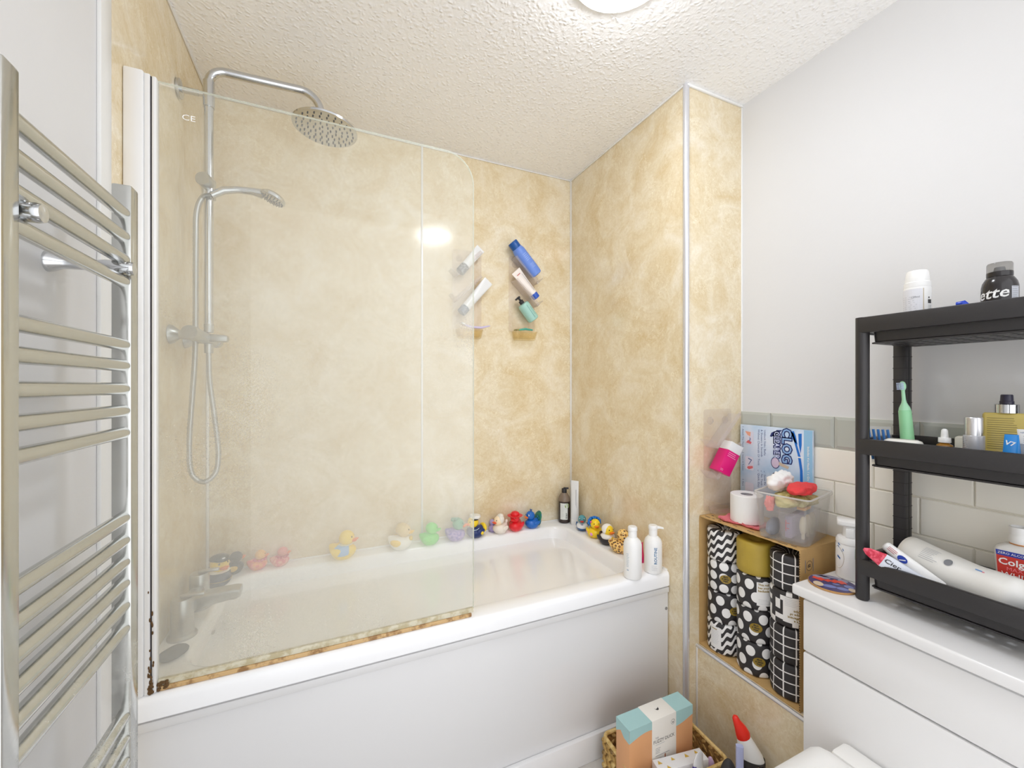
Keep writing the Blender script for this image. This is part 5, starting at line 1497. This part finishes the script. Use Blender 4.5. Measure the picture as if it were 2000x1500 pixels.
gb = thing('gift_box', 'peach and duck egg blue gift box with white sleeve', 'box', (1.008, 1.072, 0.0095), 0.0)
peach, egg = mat('peach_card', (222, 164, 116), 0.5), mat('duck_egg_card', (166, 204, 204), 0.5)
GH, GW, GD = 0.258, 0.136, 0.033
wave = [(-GW + 2 * GW * i / 24, 0.222 + 0.012 * math.sin(i * 0.30 - 0.4)) for i in range(25)]
G().box(-GW, GW, -GD, GD, 0, GH, 0.0008).build('carton', peach, gb)
decal(gb, 'blue_upper', egg, [[wave[i], wave[i + 1], (wave[i + 1][0], GH), (wave[i][0], GH)] for i in range(24)], GD + 0.0004)
decal(gb, 'blue_upper', egg, [[(-GD, 0.215), (-GD * 0.3, 0.232), (GD * 0.2, 0.218), (GD, 0.216), (GD, GH), (-GD, GH)]], GW + 0.0004, None, RZ(-PI / 2))
G().box(-GW - 0.0003, GW + 0.0003, -GD - 0.0003, GD + 0.0003, GH, GH + 0.0006).build('blue_lid', egg, gb)
slv = G().box(-0.044, 0.060, -GD - 0.0012, GD + 0.0012, 0.02, GH + 0.0018, 0.0006).build('sleeve', mat('cream_card', (236, 232, 224), 0.55), gb)
text(slv, 'FUZZY DUCK', 0.0155, ink, (0.006, 0.188), 0, off=GD + 0.0016, sx=0.95)
text(slv, 'THE', 0.0075, grey_ink, (-0.024, 0.200), 0, off=GD + 0.0016)
decal(slv, 'print_lines', pale_ink, lines(-0.030, 0.024, 0.178, 1, 0.005, 0.0014), GD + 0.0016)
decal(slv, 'print_lines', grey_ink, lines(-0.030, -0.006, 0.166, 4, 0.005, 0.0012) + lines(-0.030, 0.030, 0.142, 1, 0.005, 0.0014), GD + 0.0016)
decal(slv, 'duck_badge', ink, [[(0.045 + r0 * math.cos(a), 0.232 + r0 * math.sin(a)) for r0, a in ((0.0085, 2 * PI * i / 20), (0.0085, 2 * PI * (i + 1) / 20), (0.0076, 2 * PI * (i + 1) / 20), (0.0076, 2 * PI * i / 20))] for i in range(20)] + [[(0.041, 0.236), (0.043, 0.231), (0.047, 0.232), (0.049, 0.236), (0.047, 0.228), (0.043, 0.228)]], GD + 0.0017)
decal(slv, 'duck_mark', ink, [[(-0.003, 0.006), (0.001, 0.001), (0.010, 0.004), (0.014, 0.007), (0.010, -0.003), (0.004, -0.005), (0.0, -0.002)]], 0.0003, None, T(0.004, 0, GH + 0.0018) @ RX(-PI / 2))
decal(slv, 'bottle_picture', mat('picture_grey', (124, 128, 136), 0.5), [[(-0.026, 0.085), (0.0, 0.085), (0.0, 0.112), (-0.006, 0.118), (-0.006, 0.130), (-0.014, 0.130), (-0.014, 0.118), (-0.026, 0.112)]], GD + 0.0016)
decal(slv, 'bottle_picture', mat('picture_tan', (176, 120, 92), 0.5), [[(0.0, 0.095), (0.022, 0.095), (0.022, 0.120), (0.014, 0.125), (0.014, 0.138), (0.008, 0.138), (0.008, 0.125), (0.0, 0.120)]], GD + 0.0016)

sb = thing('soap_box', 'white box with gold and red flecks in front of the gift box', 'box', (1.045, 0.998, 0.0095), -0.16)
G().box(-0.090, 0.090, -0.022, 0.022, 0, 0.140, 0.001).build('carton', gloss_white, sb)
text(sb, 'LITTLE', 0.010, grey_ink, (-0.045, 0.130), 0, off=0.0226)
decal(sb, 'print_lines', grey_ink, lines(-0.066, -0.020, 0.121, 1, 0.01, 0.005), 0.0226)
decal(sb, 'print_lines', mat('rose_print', (206, 90, 120), 0.5), lines(-0.002, 0.042, 0.126, 2, 0.006, 0.003), 0.0226)
tri = lambda x, y, s: [(x, y), (x + s, y), (x + s * 0.4, y + s * 0.8)]
for q in (tri(-0.08, 0.002, 0.016), tri(-0.03, 0.004, 0.014), tri(0.02, 0.002, 0.016), tri(0.06, 0.006, 0.014), tri(-0.06, -0.018, 0.014)):
    decal(sb, 'gold_fleck', mat('gold_fleck', (206, 170, 70), 0.4), [q], 0.0004, None, T(0, 0, 0.140) @ RX(-PI / 2))
for q in (tri(-0.088, 0.118, 0.014), tri(0.0, 0.112, 0.010)):
    decal(sb, 'gold_fleck', mat('gold_fleck'), [q], 0.0226)
decal(sb, 'red_end', mat('red_end', (206, 60, 62), 0.5), rect(-0.020, 0.020, 0.03, 0.137), 0.0905, None, RZ(PI / 2))
t = thing('lotion_tube', 'white tube with violet edge leaning across the small box', 'tube', (1.064, 0.958, 0.0095), (0.05, 0.04, 0.2))
t.scale = (1.4, 0.9, 1.0)
G().loft([[(rx * math.cos(2 * PI * j / 20), ry * math.sin(2 * PI * j / 20), z) for j in range(20)] for z, rx, ry in ((0, 0.014, 0.012), (0.09, 0.019, 0.013), (0.14, 0.020, 0.011), (0.178, 0.017, 0.006), (0.190, 0.011, 0.003), (0.194, 0.004, 0.001))]).build('tube_body', gloss_white, t)
G().loft([[(-0.0008 + (rx + 0.0006) * math.cos(PI * 0.75 + 0.5 * PI * j / 8), (ry + 0.0006) * math.sin(PI * 0.75 + 0.5 * PI * j / 8) - 0.0005, z) for j in range(9)] for z, rx, ry in ((0.01, 0.0145, 0.0122), (0.09, 0.019, 0.013), (0.14, 0.020, 0.011), (0.160, 0.0187, 0.0088))], None, False, False).build('violet_edge', mat('violet_print', (70, 48, 150), 0.35), t)
o = tag(G().ell((0, 0, 0.03), (0.018, 0.018, 0.032), 14, 10, lambda x, y, z: (x * (1 + 0.1 * math.sin(300 * y)), y, max(z, 0))).box(-0.014, 0.014, -0.014, 0.014, 0, 0.02, 0.004).build('bath_puff', mat('lilac_puff', (206, 180, 210), 0.8, bump=0.8, bscale=120)), 'small lilac bath puff at the basket front', 'bath puff')
o.location = (1.158, 0.978, 0.0095); o.scale = (1, 1, 2.0)

# toilet cleaner and brush beside the basket
t = thing('toilet_cleaner_bottle', 'black and white toilet cleaner bottle with angled red cap', 'bottle', (1.246, 0.898, 0), -0.9)
G().loft([[(x, y, z) for x, y in rrect(-0.040 + a, 0.040 - a, -0.024 + a * 0.4, 0.024 - a * 0.4, 0.014, 5)] for z, a in ((0, 0.006), (0.004, 0.002), (0.14, 0.0), (0.165, 0.001))]).build('black_label_body', mat('glossy_black'), t)
def tilted(rx, ry, xc, z, tl_): return [(xc + rx * math.cos(2 * PI * j / 24), ry * math.sin(2 * PI * j / 24), z + tl_ * math.cos(2 * PI * j / 24)) for j in range(24)]
G().loft([tilted(0.0385, 0.0235, 0.0, 0.163, -0.002), tilted(0.036, 0.023, -0.003, 0.180, 0.0), tilted(0.026, 0.020, -0.014, 0.205, 0.006), tilted(0.019, 0.017, -0.021, 0.222, 0.008)]).build('white_shoulder', white, t)
G().loft([tilted(0.0195, 0.0175, -0.0215, 0.221, 0.008), tilted(0.0205, 0.018, -0.024, 0.234, 0.008), tilted(0.016, 0.015, -0.031, 0.250, 0.008), tilted(0.0105, 0.011, -0.040, 0.264, 0.007), tilted(0.008, 0.009, -0.046, 0.278, 0.005), tilted(0.004, 0.005, -0.048, 0.282, 0.002)]).build('red_cap', mat('signal_red_plastic', (236, 44, 28), 0.3), t)
decal(t, 'gold_edge', mat('gold_fleck'), rect(0.018, 0.0195, 0.01, 0.160) + rect(0.027, 0.0285, 0.01, 0.160), 0.0246)
decal(t, 'flame_print', mat('flame_red', (206, 60, 50), 0.4), [[(-0.016, 0.10), (0.010, 0.10), (0.012, 0.140), (0.004, 0.132), (-0.004, 0.146), (-0.012, 0.130), (-0.020, 0.136)]], 0.0246)
decal(t, 'flame_print', mat('gold_fleck'), [[(0.002, 0.112), (0.011, 0.108), (0.014, 0.136), (0.006, 0.126)]], 0.0250)
t = thing('toilet_brush', 'lavender handled brush beside a lumpy black holder', 'brush', (1.146, 0.880, 0), -0.6)
G().ell((-0.014, 0.010, 0.100), (0.030, 0.028, 0.100), 20, 12).ell((-0.032, -0.010, 0.08), (0.024, 0.024, 0.08), 18, 10).build('holder', mat('matt_black_rubber', (52, 50, 52), 0.6), t)
G().loft([[(x, y, z) for x, y in rrect(0.006 - 0.010, 0.006 + 0.010, -0.031, -0.017, 0.004, 4)] for z in (0.0, 0.268, 0.274)]).build('handle', mat('lavender_grey_plastic', (178, 184, 222), 0.4), t)
